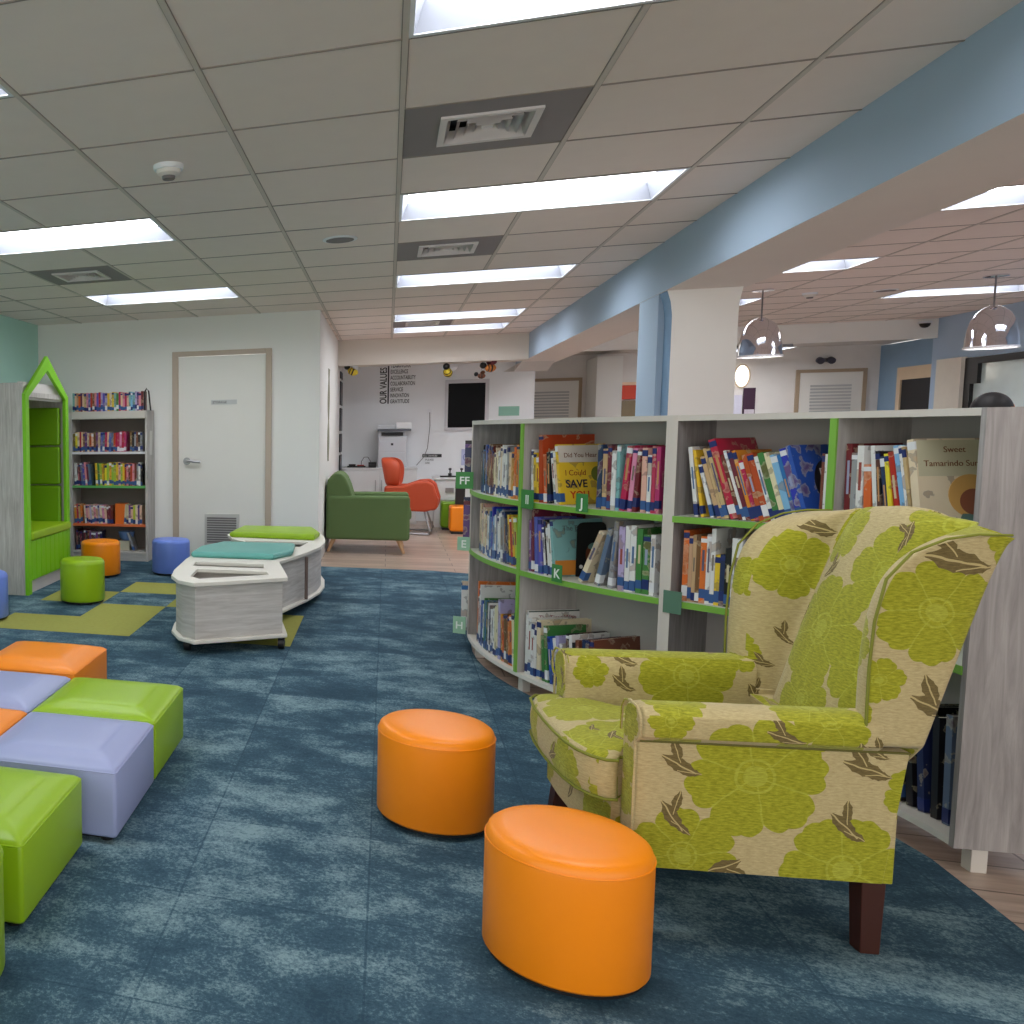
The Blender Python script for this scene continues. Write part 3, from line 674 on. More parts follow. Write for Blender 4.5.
def fabuv(o,mode=None):
    bake(o); me=o.data
    uv=me.uv_layers.new(name='fab')
    for p in me.polygons:
        n=p.normal; c=p.center
        for li in p.loop_indices:
            v=me.vertices[me.loops[li].vertex_index].co
            k=mode
            if k is None:
                if abs(n.z)>.72: k='top'
                elif abs(n.y)>.62: k='side'
                else: k='front'
            if k=='top': u=(v.x,v.y+6)
            elif k=='side':
                if n.y>0: u=(v.x+(12 if c.y<.1 else 0),v.z)
                else: u=(v.x+(3 if c.y<0 else 12),v.z)
            else: u=(v.y+9,v.z)
            uv.data[li].uv=u
        p.use_smooth=True
    return o
ch=thing('wing_armchair','wingback armchair in lime flowered beige fabric, right of the orange poufs','armchair',(.8543,2.8314,.005),rad(188))
# arms
def arm(s):
  for part_,prof in (('side_panel',[(.302,.188),(.304,.35),(.304,.517),(.214,.517),(.214,.188)]),('armrest',[(.310,.518),(.326,.532),(.331,.558),(.325,.584),(.303,.602),(.262,.606),(.232,.598),(.217,.578),(.214,.54),(.214,.515)])):
    L=[]
    def rx(z): return (-.247-(z-.186)*.11) if part_=='side_panel' else -.215
    for k,(fx,ins) in enumerate([(None,0),(-.1,0),(.1,0),(.27,0),(.292,.002),(.302,.010)]):
        lp=[]
        for y,z in prof:
            yc,zc=.262,.40
            yy=y+(yc-y)*ins/.05 if ins else y; zz=z-(ins if z>.5 else 0)
            lp.append(((rx(z) if fx is None else fx),s*yy,zz))
        L.append(lp)
    bm=bmesh.new(); bm_loft(bm,L)
    o=link(part_,bm,FL,ch,smooth=True,bevel=.003,angle=50); fabuv(o)
    pts=[(.3045,s*y,z) for y,z in (prof if part_=='armrest' else prof[:3])]
    bm=bmesh.new(); bm_tube(bm,pts,.0035,6); fabuv(link('piping',bm,FL,o,smooth=True))
    if part_=='side_panel': continue
    bm=bmesh.new(); bm_tube(bm,[(-.28,s*.309,.516),(0,s*.309,.516),(.297,s*.309,.516)],.003,6); link('seam',bm,plain('seam_olive',(96,92,40),.9),o,smooth=True)
arm(1); arm(-1)
# base
bm=bmesh.new()
def rr(x0,x1,y0,y1,z0,z1): bm_box(bm,x0,x1,y0,y1,z0,z1)
bm=bmesh.new(); bm_loft(bm,[[(-.245,-.215,z),(.285,-.215,z),(.285,.215,z),(-.245,.215,z)] for z in (.195,.31)]); link('seat_deck',bm,FL,ch) and None
fabuv(bpy.data.objects['seat_deck'])
bm=bmesh.new(); pl=[(.296,-.302),(.302,-.302),(.325,-.28),(.335,-.15),(.338,0),(.335,.12),(.318,.205),(.296,.214)]
bm_loft(bm,[[(x,y,z) for x,y in pl] for z in (.188,.20,.30,.335)]); fabuv(link('front_rail',bm,FL,ch,smooth=True,bevel=.005))
bm=bmesh.new(); bm_box(bm,-.27,-.225,-.30,.30,.188,.50); fabuv(link('back_rail',bm,FL,ch,bevel=.004))
# seat cushion
pl=[(-.245,-.205),(.0,-.208),(.2,-.210),(.292,-.214),(.306,-.235),(.312,-.30),(.325,-.335),(.35,-.338),(.375,-.30),(.393,-.20),(.402,-.08),(.405,.02),(.402,.10),(.392,.165),(.372,.212),(.345,.238),(.318,.240),(.309,.215),(.295,.210),(.2,.209),(0,.207),(-.245,.205)]
cx,cy=.12,-.03
def ci(k,z): return [(cx+(x-cx)*k,cy+(y-cy)*k,z) for x,y in pl]
bm=bmesh.new(); bm_loft(bm,[ci(.93,.318),ci(.975,.326),ci(1,.345),ci(1.012,.38),ci(1.005,.415),ci(.985,.44),ci(.93,.452),ci(.75,.466),ci(.5,.473),ci(.2,.476)])
cu=fabuv(link('seat_cushion',bm,FL,ch,sub=1))
for z,k in ((.437,.996),(.332,.988)):
    bm=bmesh.new(); bm_tube(bm,[(p[0]+.001,p[1],z+(.0)) for p in ci(k,z)],.0042,6,closed=True); link('piping',bm,plain('olive_piping',(120,124,40),.85),cu,smooth=True)
# back shell with wings
C4=[(-.180,.530),(-.178,.62),(-.177,.72),(-.182,.83),(-.200,.93),(-.248,.993),(-.313,1.024),(-.375,1.035),(-.44,1.034)]
C3=[(-.206,.50),(-.204,.60),(-.202,.70),(-.206,.795),(-.225,.89),(-.262,.962),(-.325,1.012),(-.385,1.038),(-.44,1.046)]
C2=[(-.235,.46),(-.263,.57),(-.290,.67),(-.318,.76),(-.345,.85),(-.372,.93),(-.398,.995),(-.42,1.038),(-.448,1.056)]
C1=[(-.225,.46),(-.252,.57),(-.280,.67),(-.306,.76),(-.332,.855),(-.358,.945),(-.382,1.01),(-.408,1.058),(-.440,1.080)]
C6=[(-.285,.42),(-.315,.54),(-.345,.65),(-.372,.75),(-.40,.85),(-.425,.93),(-.447,1.0),(-.462,1.045),(-.464,1.068)]
C5=[(-.308,.53),(-.328,.60),(-.352,.69),(-.372,.765),(-.392,.84),(-.412,.915),(-.430,.98),(-.442,1.015),(-.452,1.028)]
bm=bmesh.new(); L=[]
for k in range(9):
    def P3(c,y): return (c[k][0],y,c[k][1])
    def mixp(a,b,t,y,dx=0): return (a[k][0]*(1-t)+b[k][0]*t+dx,y,a[k][1]*(1-t)+b[k][1]*t)
    half=[mixp(C1,C6,.35,.09),mixp(C2,C5,.35,.165),mixp(C2,C5,.35,.203),mixp(C2,C5,.12,.215),mixp(C2,C3,.12,.218),mixp(C2,C3,.6,.222),mixp(C2,C3,.95,.236),mixp(C3,C4,.4,.262,.006),mixp(C3,C4,.75,.296,.005),P3(C4,.319),mixp(C4,C5,.06,.3225),mixp(C4,C5,.35,.324),mixp(C4,C5,.7,.323),mixp(C4,C5,.96,.317),mixp(C5,C6,.12,.30),mixp(C5,C6,.5,.20)]
    lp=[mixp(C1,C6,.35,0)]+half+[P3(C6,0)]+[(x,-y,z) for x,y,z in reversed(half)]
    L.append(lp)
n0=len(L[0])
for q_ in range(n0):
    x_,y_,z_=L[0][q_]
    if abs(y_)<.25 and x_>-.26 or abs(y_)<.21 and z_<.5: L[0][q_]=(x_,y_,z_-.10)
L=[L[0],[Vector(a)*.92+Vector(b_)*.08 for a,b_ in zip(L[0],L[1])]]+L[1:-1]+[[Vector(a)*.12+Vector(b_)*.88 for a,b_ in zip(L[-2],L[-1])],L[-1]]
bm_loft(bm,L); back=fabuv(link('winged_backrest',bm,FL,ch,sub=2))
# separately upholstered inside back pad
bm=bmesh.new(); L=[]
C1b=[(-.205,.43)]+C1[:-1]+[(-.425,1.072),(-.44,1.078)]; C2b=[(-.215,.43)]+C2[:-1]+[(-.437,1.050),(-.446,1.056)]
n_=len(C1b)
for k in range(n_):
    bk=-.045 if k<n_-1 else -.02
    def q(t,y,dx=0): return (C1b[k][0]*(1-t)+C2b[k][0]*t+dx,y,C1b[k][1]*(1-t)+C2b[k][1]*t)
    half=[q(0,0,.012),q(.2,.07,.012),q(.5,.13,.010),q(.85,.18,.004),q(1,.203,-.010),q(1,.206,bk)]
    L.append(half+[(x,-y,z) for x,y,z in reversed(half[1:])])
bm_loft(bm,L); fabuv(link('back_pad',bm,FL,ch,sub=1),'front')
for s in (1,-1):
    bm=bmesh.new(); bm_tube(bm,[(x+.001,s*.3225,z+.002) for x,z in C4],.0032,6); link('piping',bm,plain('olive_piping',(150,150,76),.85),back,smooth=True)
bm=bmesh.new()
# legs
def leg(x,y,dx,dy,r0,r1):
    bm=bmesh.new()
    bm_loft(bm,[[(x+sx*r0,y+sy*r0,.19) for sx,sy in ((-1,-1),(1,-1),(1,1),(-1,1))],[(x+dx+sx*r1,y+dy+sy*r1,0) for sx,sy in ((-1,-1),(1,-1),(1,1),(-1,1))]]); link('leg',bm,dkwood,ch,bevel=.003)
leg(-.238,.262,-.004,0,.026,.021); leg(-.238,-.262,-.004,0,.026,.021); leg(.285,-.255,.03,0,.026,.018); leg(.265,.262,.03,0,.026,.018)
# ================================================================ curved bookcases
PAL={'navy':(34,42,84),'blue':(44,88,170),'lightblue':(128,178,218),'teal':(126,176,172),'black':(26,24,28),'grey':(150,152,156),'white':(222,222,220),'cream':(222,208,176),'tan':(196,164,124),'brown':(118,78,50),'maroon':(108,34,44),'olive':(110,106,52),'peach':(222,184,156),'orange':(214,128,42),'yellow':(226,192,50),'lime':(164,190,60),'green':(70,124,60),'purple':(104,62,124),'lilac':(176,166,206),'indigo':(84,84,176),'red':(178,28,38),'pink':(216,138,160),'magenta':(178,52,98),'slate':(96,116,138)}
_bk={}
def bookmat(c):
    if c in _bk: return _bk[c]
    m,nt,b=newmat('book_'+c); base=s2l(PAL[c]); tc=N(nt,'ShaderNodeTexCoord'); oi=N(nt,'ShaderNodeObjectInfo')
    ad=N(nt,'ShaderNodeVectorMath',operation='ADD'); sc=N(nt,'ShaderNodeVectorMath',operation='SCALE'); sc.inputs['Scale'].default_value=37.0
    cb=N(nt,'ShaderNodeCombineXYZ'); 
    for i in range(3): nt.links.new(oi.outputs['Random'],cb.inputs[i])
    nt.links.new(cb.outputs[0],sc.inputs[0]); nt.links.new(tc.outputs['Object'],ad.inputs[0]); nt.links.new(sc.outputs[0],ad.inputs[1])
    n=N(nt,'ShaderNodeTexNoise',i_Scale=17.0,i_Detail=3.0); nt.links.new(ad.outputs[0],n.inputs['Vector'])
    r=N(nt,'ShaderNodeValToRGB'); e=r.color_ramp.elements; e[0].position=.0; e[0].color=base; e[1].position=.555; e[1].color=base
    hs=N(nt,'ShaderNodeHueSaturation'); hs.inputs['Hue'].default_value=.5; hs.inputs['Saturation'].default_value=1.0; hs.inputs['Value'].default_value=1.0
    hr=N(nt,'ShaderNodeMath',operation='MULTIPLY_ADD'); hr.inputs[1].default_value=.06; hr.inputs[2].default_value=.47; nt.links.new(oi.outputs['Random'],hr.inputs[0]); nt.links.new(hr.outputs[0],hs.inputs['Hue'])
    x=e.new(.57); 
    lum=sum(PAL[c])/3; alt=(60,60,80) if lum>150 else (200,190,160)
    x.color=tuple(.55*a+.45*q for a,q in zip(base,s2l(alt)))
    y=e.new(.66); y.color=tuple(.5*a+.5*q for a,q in zip(base,s2l((150,110,60) if lum>120 else (120,60,50))))
    nt.links.new(n.outputs['Fac'],r.inputs[0]); nt.links.new(r.outputs[0],hs.inputs['Color']); nt.links.new(hs.outputs[0],b.inputs['Base Color'])
    b.inputs['Roughness'].default_value=.35; _bk[c]=m; return m
pagem=plain('page_paper',(226,218,198),.9); 
labm=[plain('label_blue',(52,86,142),.4,var=.0),plain('label_navy',(30,44,104),.4,var=0),plain('label_white',(220,222,226),.5,var=0)]
TD=[plain('title_a',(90,84,110),.5),plain('title_b',(150,70,60),.5),plain('title_c',(80,110,150),.5),plain('title_d',(120,110,96),.5)]
TL=[plain('title_e',(196,186,150),.5),plain('title_f',(150,160,190),.5),plain('title_g',(190,140,90),.5)]
def book(name,t,h,d,col,parentless_loc,rz,lean,label,grp,tape=True,title=True):
    """cover mesh is the thing; page block, spine tape and title patch are its parts. x thickness, y into the shelf, z up"""
    bm=bmesh.new(); b=.0016
    bm_box(bm,0,b,0,d,0,h); bm_box(bm,t-b,t,0,d,0,h); bm_box(bm,b,t-b,0,b,0,h)
    o=link(name,bm,bookmat(col))
    e=Matrix.Rotation(rz,4,'Z')@Matrix.Rotation(rad(-lean),4,'Y')
    z=parentless_loc[2]+(t*math.sin(rad(-lean)) if lean<0 else 0)
    o.matrix_world=Matrix.Translation((parentless_loc[0],parentless_loc[1],z))@e
    tag(o,label,'book',grp)
    bx('page_block',b,t-b,b,d-.004,.003,h-.003,pagem,o)
    if tape:
        z0=random.choice((.006,.012,.02)); bx('spine_label',-.0004,t+.0004,-.0006,.012+random.random()*.02,z0,z0+random.uniform(.03,.045),labm[random.choice((0,0,0,1,1,2))],o)
        if random.random()<.5: bx('call_number_tag',-.0003,t+.0003,-.0005,.004,h-random.uniform(.02,.035),h-.008,labm[random.choice((1,1,2))],o)
    if title and t>.012 and random.random()<.42:
        bx('title_strip',t*.3,t*.7,-.0005,0,h*random.uniform(.35,.5),h*random.uniform(.62,.82),random.choice(TD if sum(PAL[col])>360 else TL),o)
    return o
ORD=['first','second','third','fourth','fifth','sixth','seventh','eighth','ninth','tenth','eleventh','twelfth','thirteenth','fourteenth','fifteenth','sixteenth','seventeenth','eighteenth','nineteenth','twentieth','twenty-first','twenty-second','twenty-third','twenty-fourth','twenty-fifth','twenty-sixth','twenty-seventh','twenty-eighth','twenty-ninth','thirtieth','thirty-first','thirty-second','thirty-third','thirty-fourth','thirty-fifth','thirty-sixth','thirty-seventh','thirty-eighth','thirty-ninth','fortieth']
CL,CR=Vector((2.53,5.54)),Vector((.25,3.05)); RL,RR=2.07,1.306
DEP=.30
def arcpts(C,R,a0,a1,n=24): return [(C.x+R*math.cos(rad(a0+(a1-a0)*i/n)),C.y+R*math.sin(rad(a0+(a1-a0)*i/n))) for i in range(n+1)]
def ring(bm,C,Ra,Rb,a0,a1,z0,z1,mi=0,n=24):
    A=arcpts(C,Ra,a0,a1,n);B=arcpts(C,Rb,a0,a1,n)
    for i in range(n):
        q=[A[i],A[i+1],B[i+1],B[i]]
        lo=[bm.verts.new((x,y,z0)) for x,y in q]; hi=[bm.verts.new((x,y,z1)) for x,y in q]
        fs=[list(reversed(lo)),hi,[lo[0],lo[1],hi[1],hi[0]],[lo[2],lo[3],hi[3],hi[2]]]
        if i==0: fs.append([lo[3],lo[0],hi[0],hi[3]])
        if i==n-1: fs.append([lo[1],lo[2],hi[2],hi[1]])
        for f in fs: bm.faces.new(f).material_index=mi
def wedge(bm,C,Ra,Rb,a,th,z0,z1,head=None):
    c,s=math.cos(rad(a)),math.sin(rad(a)); T=Vector((-s,c))*th/2
    p=[C+Vector((c,s))*Ra,C+Vector((c,s))*Rb]
    if head is not None:
        D=Vector((math.cos(rad(head)),math.sin(rad(head)))); p[1]=p[0]+D*abs(Rb-Ra); T=Vector((-D.y,D.x))*th/2
    q=[p[0]-T,p[0]+T,p[1]+T,p[1]-T]
    bm_loft(bm,[[(v.x,v.y,z0) for v in q],[(v.x,v.y,z1) for v in q]])
greyoak_shaded=woodgrain('grey_oak_shaded',(120,115,114),(168,163,161),'Z',6)  # grey oak darkened: shading of the end panels is put into the colour
def module(C,R,inner,a0,a1,mid,label,feet,endside=None):
    """a curved bookcase between two angles; front at radius R, back at R+-DEP"""
    sg=-1 if inner else 1; Rb=R+sg*DEP
    t=thing('curved_bookcase',label,'bookcase',(0,0,0),0,'curved low bookcases')
    zb,zt=.10,1.335
    def rg(name,Ra,Rc,z0,z1,m,b0=a0,b1=a1):
        bm=bmesh.new(); ring(bm,C,Ra,Rc,b0,b1,z0,z1); return link(name,bm,m,t,weld=True)
    rg('top_board',R,Rb,zt-.022,zt,edge_grey); rg('bottom_board',R,Rb,zb-.02,zb,cream_ply)
    rg('back_panel',Rb-sg*.012,Rb,zb,zt-.022,plain('back_panel_grey',(176,172,168),.65,var=.04))
    for z in (.605,.94):
        for b0,b1 in ((a0,mid),(mid,a1)):
            w=.3*(1 if b1>b0 else -1)
            s=rg('shelf',R,Rb-sg*.012,z-.02,z,shelf_grey,b0+w,b1-w)
            bm=bmesh.new(); ring(bm,C,R-sg*.004,R,b0+w,b1-w,z-.024,z+.001); link('edge_strip',bm,lime_lam,s,weld=True)
            bm=bmesh.new(); ring(bm,C,R,Rb-sg*.013,b0+w,b1-w,z-.0005,z+.0008); link('shelf_surface',bm,plain('shelf_top_pale',(206,212,196),.5),s,weld=True)
    for a in (a0,a1):
        hd=48.4 if abs(a-224.3)<.1 or abs(a-51.6)<.1 else None
        bm=bmesh.new(); wedge(bm,C,R,Rb,a,.021,zb-.02,zt,hd); link('end_panel',bm,greyoak_shaded,t)
        bm=bmesh.new(); wedge(bm,C,R-sg*.001,R+sg*.002,a,.0215,zb-.02,zt+.0005,hd); link('edge_band',bm,greyoak_shaded if a<10 else edge_grey,t)
    bm=bmesh.new(); wedge(bm,C,R-sg*.0,Rb-sg*.012,mid,.022,zb,zt-.022); dv=link('divider',bm,shelf_grey,t); bm=bmesh.new(); wedge(bm,C,R-sg*.006,R+sg*.001,mid,.0235,zb,zt-.022); link('edge_band',bm,lime_lam,dv)
    for a,dr in feet:
        c,s=math.cos(rad(a)),math.sin(rad(a)); x,y=C.x+(R+sg*dr)*c,C.y+(R+sg*dr)*s
        bm=bmesh.new(); bm_loft(bm,[[(x+q*math.cos(rad(a)+w),y+q*math.sin(rad(a)+w),z) for q,w in ((.028,.785),(.028,2.356),(.028,3.927),(.028,5.498))] for z in (.0,zb-.02)]); link('foot',bm,plain('foot_white',(204,198,190),.6),t,bevel=.002)
    return t
module(CL,RL,True,179,224.3,202.2,'far curved bookcase with lime shelf edges, full of picture books',[(183,.05),(202,.05),(222.5,.04),(183,.25),(202,.25),(222,.25)])
module(CR,RR,False,51.6,4.4,27.4,'near curved bookcase behind the wing armchair, ending in a grey oak panel',[(48,.05),(27,.05),(6.0,.08),(27,.25),(6,.25)])
module(CL,RL,True,178.0,150,164,'hidden third curved bookcase turning away behind the far one',[(176,.05),(152,.05),(152,.25)])
BOOKS={
'L1':[(184.03,0.013,0.228,0.195,0,'navy'),(184.46,0.0122,0.22,0.199,0,'navy'),(184.86,0.0197,0.259,0.191,0,'black'),(185.5,0.0198,0.235,0.206,0,'blue'),(186.14,0.0213,0.227,0.206,0,'black'),(186.82,0.0139,0.259,0.193,0,'black'),(187.28,0.0216,0.263,0.206,0,'blue'),(187.98,0.0181,0.22,0.202,0,'black'),(188.56,0.0138,0.243,0.197,0,'brown'),(189.02,0.0202,0.267,0.209,0,'brown'),(189.67,0.0149,0.215,0.203,0,'maroon'),(190.16,0.0171,0.262,0.195,0,'maroon'),(190.71,0.0136,0.239,0.193,0,'maroon'),(191.16,0.0166,0.219,0.21,0,'brown'),(191.7,0.0185,0.224,0.203,0,'cream'),(192.3,0.014,0.25,0.195,0,'cream'),(192.76,0.0164,0.23,0.19,0,'cream'),(193.3,0.0152,0.236,0.199,0,'white'),(193.8,0.0126,0.201,0.191,0,'white'),(194.21,0.0182,0.257,0.191,0,'cream'),(194.8,0.0149,0.266,0.186,0,'white'),(195.29,0.021,0.253,0.209,0,'white'),(195.97,0.0149,0.216,0.209,0,'white'),(196.46,0.0207,0.262,0.202,0,'grey'),(197.12,0.0242,0.229,0.207,0,'peach'),(197.9,0.0218,0.233,0.209,0,'orange'),(198.6,0.0216,0.257,0.196,0,'orange'),(199.3,0.0216,0.268,0.192,0,'orange'),(199.99,0.0218,0.201,0.196,0,'grey'),(200.69,0.0126,0.202,0.203,0,'grey')],
'L2':[(203.27,0.0158,0.248,0.2,2,'white'),(203.9,0.0178,0.234,0.173,3,'yellow'),(204.48,0.0173,0.219,0.184,3,'yellow'),(205.05,0.0279,0.317,0.267,3,'red'),(206.05,0.0221,0.228,0.186,4,'orange'),(206.76,0.0245,0.239,0.196,4,'black'),(208.14,0.0139,0.245,0.186,9,'white'),(208.6,0.0141,0.246,0.191,9,'cream'),(209.07,0.0134,0.276,0.251,9,'yellow'),(215.02,0.0237,0.277,0.21,0,'navy'),(215.78,0.021,0.259,0.201,0,'tan'),(216.46,0.0169,0.271,0.187,0,'maroon'),(217.01,0.0207,0.252,0.207,0,'white'),(217.68,0.0154,0.277,0.201,0,'teal'),(218.18,0.0244,0.272,0.205,-6,'red'),(219.23,0.0185,0.263,0.202,-4,'pink'),(219.83,0.0159,0.257,0.197,-4,'maroon'),(220.86,0.0208,0.264,0.201,0,'peach'),(221.53,0.0159,0.236,0.2,0,'white'),(222.05,0.0147,0.272,0.206,0,'magenta'),(222.53,0.0166,0.269,0.197,0,'magenta')],
'L3':[(184.03,0.0141,0.271,0.189,0,'peach'),(184.49,0.0132,0.274,0.205,0,'cream'),(184.93,0.0175,0.275,0.207,0,'tan'),(185.5,0.0187,0.244,0.193,0,'cream'),(186.1,0.0164,0.276,0.187,0,'peach'),(186.64,0.0206,0.257,0.2,0,'cream'),(187.3,0.0128,0.237,0.207,0,'cream'),(187.73,0.0155,0.248,0.187,0,'cream'),(188.23,0.0199,0.252,0.193,0,'peach'),(188.87,0.0169,0.23,0.209,0,'white'),(189.42,0.0212,0.22,0.205,0,'white'),(190.11,0.0163,0.248,0.206,0,'blue'),(190.64,0.0208,0.219,0.19,0,'blue'),(191.31,0.0168,0.275,0.188,0,'blue'),(191.86,0.0207,0.226,0.189,0,'lightblue'),(192.52,0.0206,0.236,0.191,0,'white'),(193.65,0.012,0.269,0.189,4,'blue'),(194.05,0.0174,0.232,0.197,4,'white'),(194.62,0.0173,0.248,0.198,4,'white'),(195.19,0.0156,0.262,0.204,4,'grey'),(196.08,0.0183,0.269,0.202,7,'grey'),(196.68,0.0174,0.265,0.208,7,'navy'),(197.25,0.0207,0.232,0.205,7,'navy'),(198.16,0.0164,0.253,0.189,9,'yellow'),(198.7,0.0186,0.241,0.188,9,'red'),(199.31,0.0188,0.252,0.201,9,'yellow'),(199.92,0.0274,0.248,0.19,9,'lime')],
'L4':[(203.27,0.0185,0.248,0.228,2,'purple'),(203.87,0.0157,0.3,0.259,2,'maroon'),(204.64,0.024,0.265,0.198,4,'indigo'),(205.42,0.0261,0.261,0.209,4,'indigo'),(206.69,0.0131,0.222,0.197,8,'white'),(207.13,0.0095,0.26,0.208,8,'black'),(207.46,0.0124,0.223,0.207,8,'white'),(207.87,0.0148,0.243,0.193,8,'white'),(208.36,0.0161,0.263,0.26,8,'teal'),(212.71,0.025,0.256,0.193,-25,'cream'),(215.15,0.0213,0.26,0.211,-14,'slate'),(217.04,0.021,0.29,0.195,-5,'grey'),(218.38,0.0262,0.269,0.192,0,'lilac'),(219.22,0.0205,0.276,0.207,0,'white'),(219.88,0.0241,0.279,0.194,0,'white'),(220.65,0.0242,0.268,0.189,0,'green'),(221.43,0.0277,0.246,0.201,0,'green'),(222.31,0.02,0.247,0.208,0,'white')],
'L5':[(184.03,0.0228,0.341,0.27,0,'orange'),(184.76,0.0212,0.259,0.187,0,'white'),(185.44,0.0136,0.307,0.205,0,'white'),(185.89,0.0235,0.331,0.279,0,'white'),(186.65,0.0172,0.249,0.189,0,'blue'),(187.21,0.0215,0.246,0.187,0,'blue'),(187.9,0.0219,0.238,0.192,0,'white'),(188.6,0.0186,0.275,0.209,0,'green'),(189.21,0.0189,0.266,0.203,0,'blue'),(189.82,0.0135,0.263,0.206,0,'green'),(190.27,0.0158,0.263,0.189,0,'navy'),(190.78,0.0174,0.263,0.193,0,'white'),(191.35,0.0159,0.253,0.196,0,'navy'),(192.1,0.0208,0.237,0.185,2,'white'),(192.77,0.0132,0.24,0.2,2,'white'),(193.2,0.0175,0.248,0.197,2,'white'),(193.77,0.0209,0.264,0.196,2,'cream'),(194.44,0.0212,0.274,0.208,2,'cream'),(195.13,0.0265,0.31,0.256,2,'lilac'),(196.33,0.0131,0.241,0.2,5,'orange'),(196.76,0.0185,0.229,0.207,5,'orange'),(197.36,0.0202,0.248,0.19,5,'brown'),(198.02,0.0186,0.254,0.193,5,'brown'),(198.63,0.0154,0.243,0.206,5,'orange'),(199.13,0.0208,0.255,0.201,5,'orange'),(199.8,0.024,0.266,0.198,5,'cream'),(200.58,0.0198,0.277,0.186,5,'green')],
'L6':[(203.03,0.02,0.31,0.257,0,'white'),(203.67,0.0211,0.278,0.202,0,'white'),(204.35,0.0209,0.263,0.206,0,'white'),(205.03,0.0143,0.239,0.192,0,'white'),(205.73,0.0269,0.281,0.279,2,'cream'),(206.91,0.019,0.216,0.19,5,'green'),(207.52,0.0195,0.264,0.205,5,'green'),(208.49,0.0159,0.221,0.2,8,'blue'),(209.01,0.0169,0.215,0.187,8,'blue'),(209.78,0.0171,0.223,0.199,10,'white'),(210.35,0.019,0.238,0.196,10,'lilac'),(210.97,0.0168,0.207,0.196,10,'white'),(211.53,0.0153,0.259,0.208,4,'black'),(212.03,0.0161,0.257,0.204,4,'white'),(212.56,0.0171,0.227,0.186,4,'black'),(213.11,0.0188,0.242,0.201,4,'brown'),(213.72,0.0151,0.253,0.208,0,'navy'),(214.22,0.019,0.253,0.208,0,'navy'),(215.33,0.0202,0.261,0.271,4,'brown')],
'R1':[(48.53,0.0135,0.272,0.185,7,'white'),(47.5,0.0104,0.261,0.187,9,'yellow'),(46.03,0.013,0.208,0.205,15,'white'),(45.07,0.0151,0.242,0.2,17,'tan'),(44.35,0.0095,0.275,0.206,17,'tan'),(43.88,0.0142,0.274,0.204,17,'tan'),(42.97,0.0248,0.311,0.252,18,'red'),(41.81,0.0134,0.252,0.203,18,'maroon'),(41.17,0.0101,0.269,0.204,18,'white'),(40.67,0.0157,0.268,0.202,18,'maroon'),(39.92,0.0126,0.269,0.208,18,'orange'),(39.31,0.014,0.23,0.188,18,'red'),(38.63,0.017,0.252,0.193,18,'red'),(37.83,0.0204,0.258,0.204,18,'red'),(36.86,0.0135,0.247,0.19,18,'white'),(36.21,0.0207,0.261,0.208,18,'green'),(35.24,0.0174,0.262,0.188,18,'cream'),(34.41,0.022,0.255,0.19,18,'lightblue'),(33.38,0.0123,0.255,0.19,18,'blue'),(32.78,0.0214,0.278,0.197,18,'blue'),(31.78,0.0151,0.29,0.283,18,'blue'),(30.02,0.01,0.253,0.194,0,'brown'),(29.55,0.009,0.251,0.202,0,'white')],
'R2':[(26.34,0.0192,0.287,0.19,1,'maroon'),(25.48,0.0176,0.258,0.207,1,'grey'),(24.68,0.0217,0.281,0.218,1,'white'),(23.37,0.0242,0.221,0.2,3,'orange'),(21.79,0.0141,0.282,0.186,6,'white'),(21.14,0.0131,0.265,0.201,6,'black'),(19.96,0.0132,0.251,0.191,9,'navy'),(19.34,0.0134,0.259,0.189,9,'yellow'),(18.32,0.0188,0.267,0.199,11,'red'),(17.25,0.0156,0.288,0.191,12,'lightblue'),(16.52,0.0092,0.288,0.189,12,'white'),(16.08,0.0104,0.284,0.197,12,'tan'),(15.58,0.0268,0.305,0.27,10,'cream')],
'R3':[(49.96,0.0194,0.279,0.203,0,'orange'),(49.08,0.0125,0.258,0.206,0,'tan'),(48.5,0.0125,0.264,0.206,0,'tan'),(47.92,0.0138,0.243,0.201,0,'brown'),(47.29,0.0207,0.261,0.19,0,'orange'),(46.36,0.0148,0.271,0.202,0,'white'),(45.68,0.0149,0.294,0.195,0,'white'),(45.0,0.0173,0.195,0.206,0,'yellow'),(44.22,0.0163,0.199,0.187,0,'navy'),(43.47,0.0211,0.224,0.192,0,'black'),(42.53,0.0348,0.265,0.195,0,'white'),(40.99,0.0154,0.238,0.208,0,'grey'),(40.29,0.009,0.226,0.192,0,'grey'),(39.86,0.0095,0.259,0.198,0,'blue'),(39.41,0.0134,0.268,0.198,0,'white'),(38.79,0.0189,0.251,0.187,0,'cream'),(37.94,0.0209,0.278,0.209,0,'green'),(37.0,0.0187,0.248,0.188,0,'red'),(36.15,0.0182,0.253,0.2,0,'cream'),(35.33,0.0197,0.225,0.199,0,'cream'),(34.44,0.0179,0.265,0.209,0,'green'),(33.63,0.0174,0.249,0.191,0,'navy')],
}

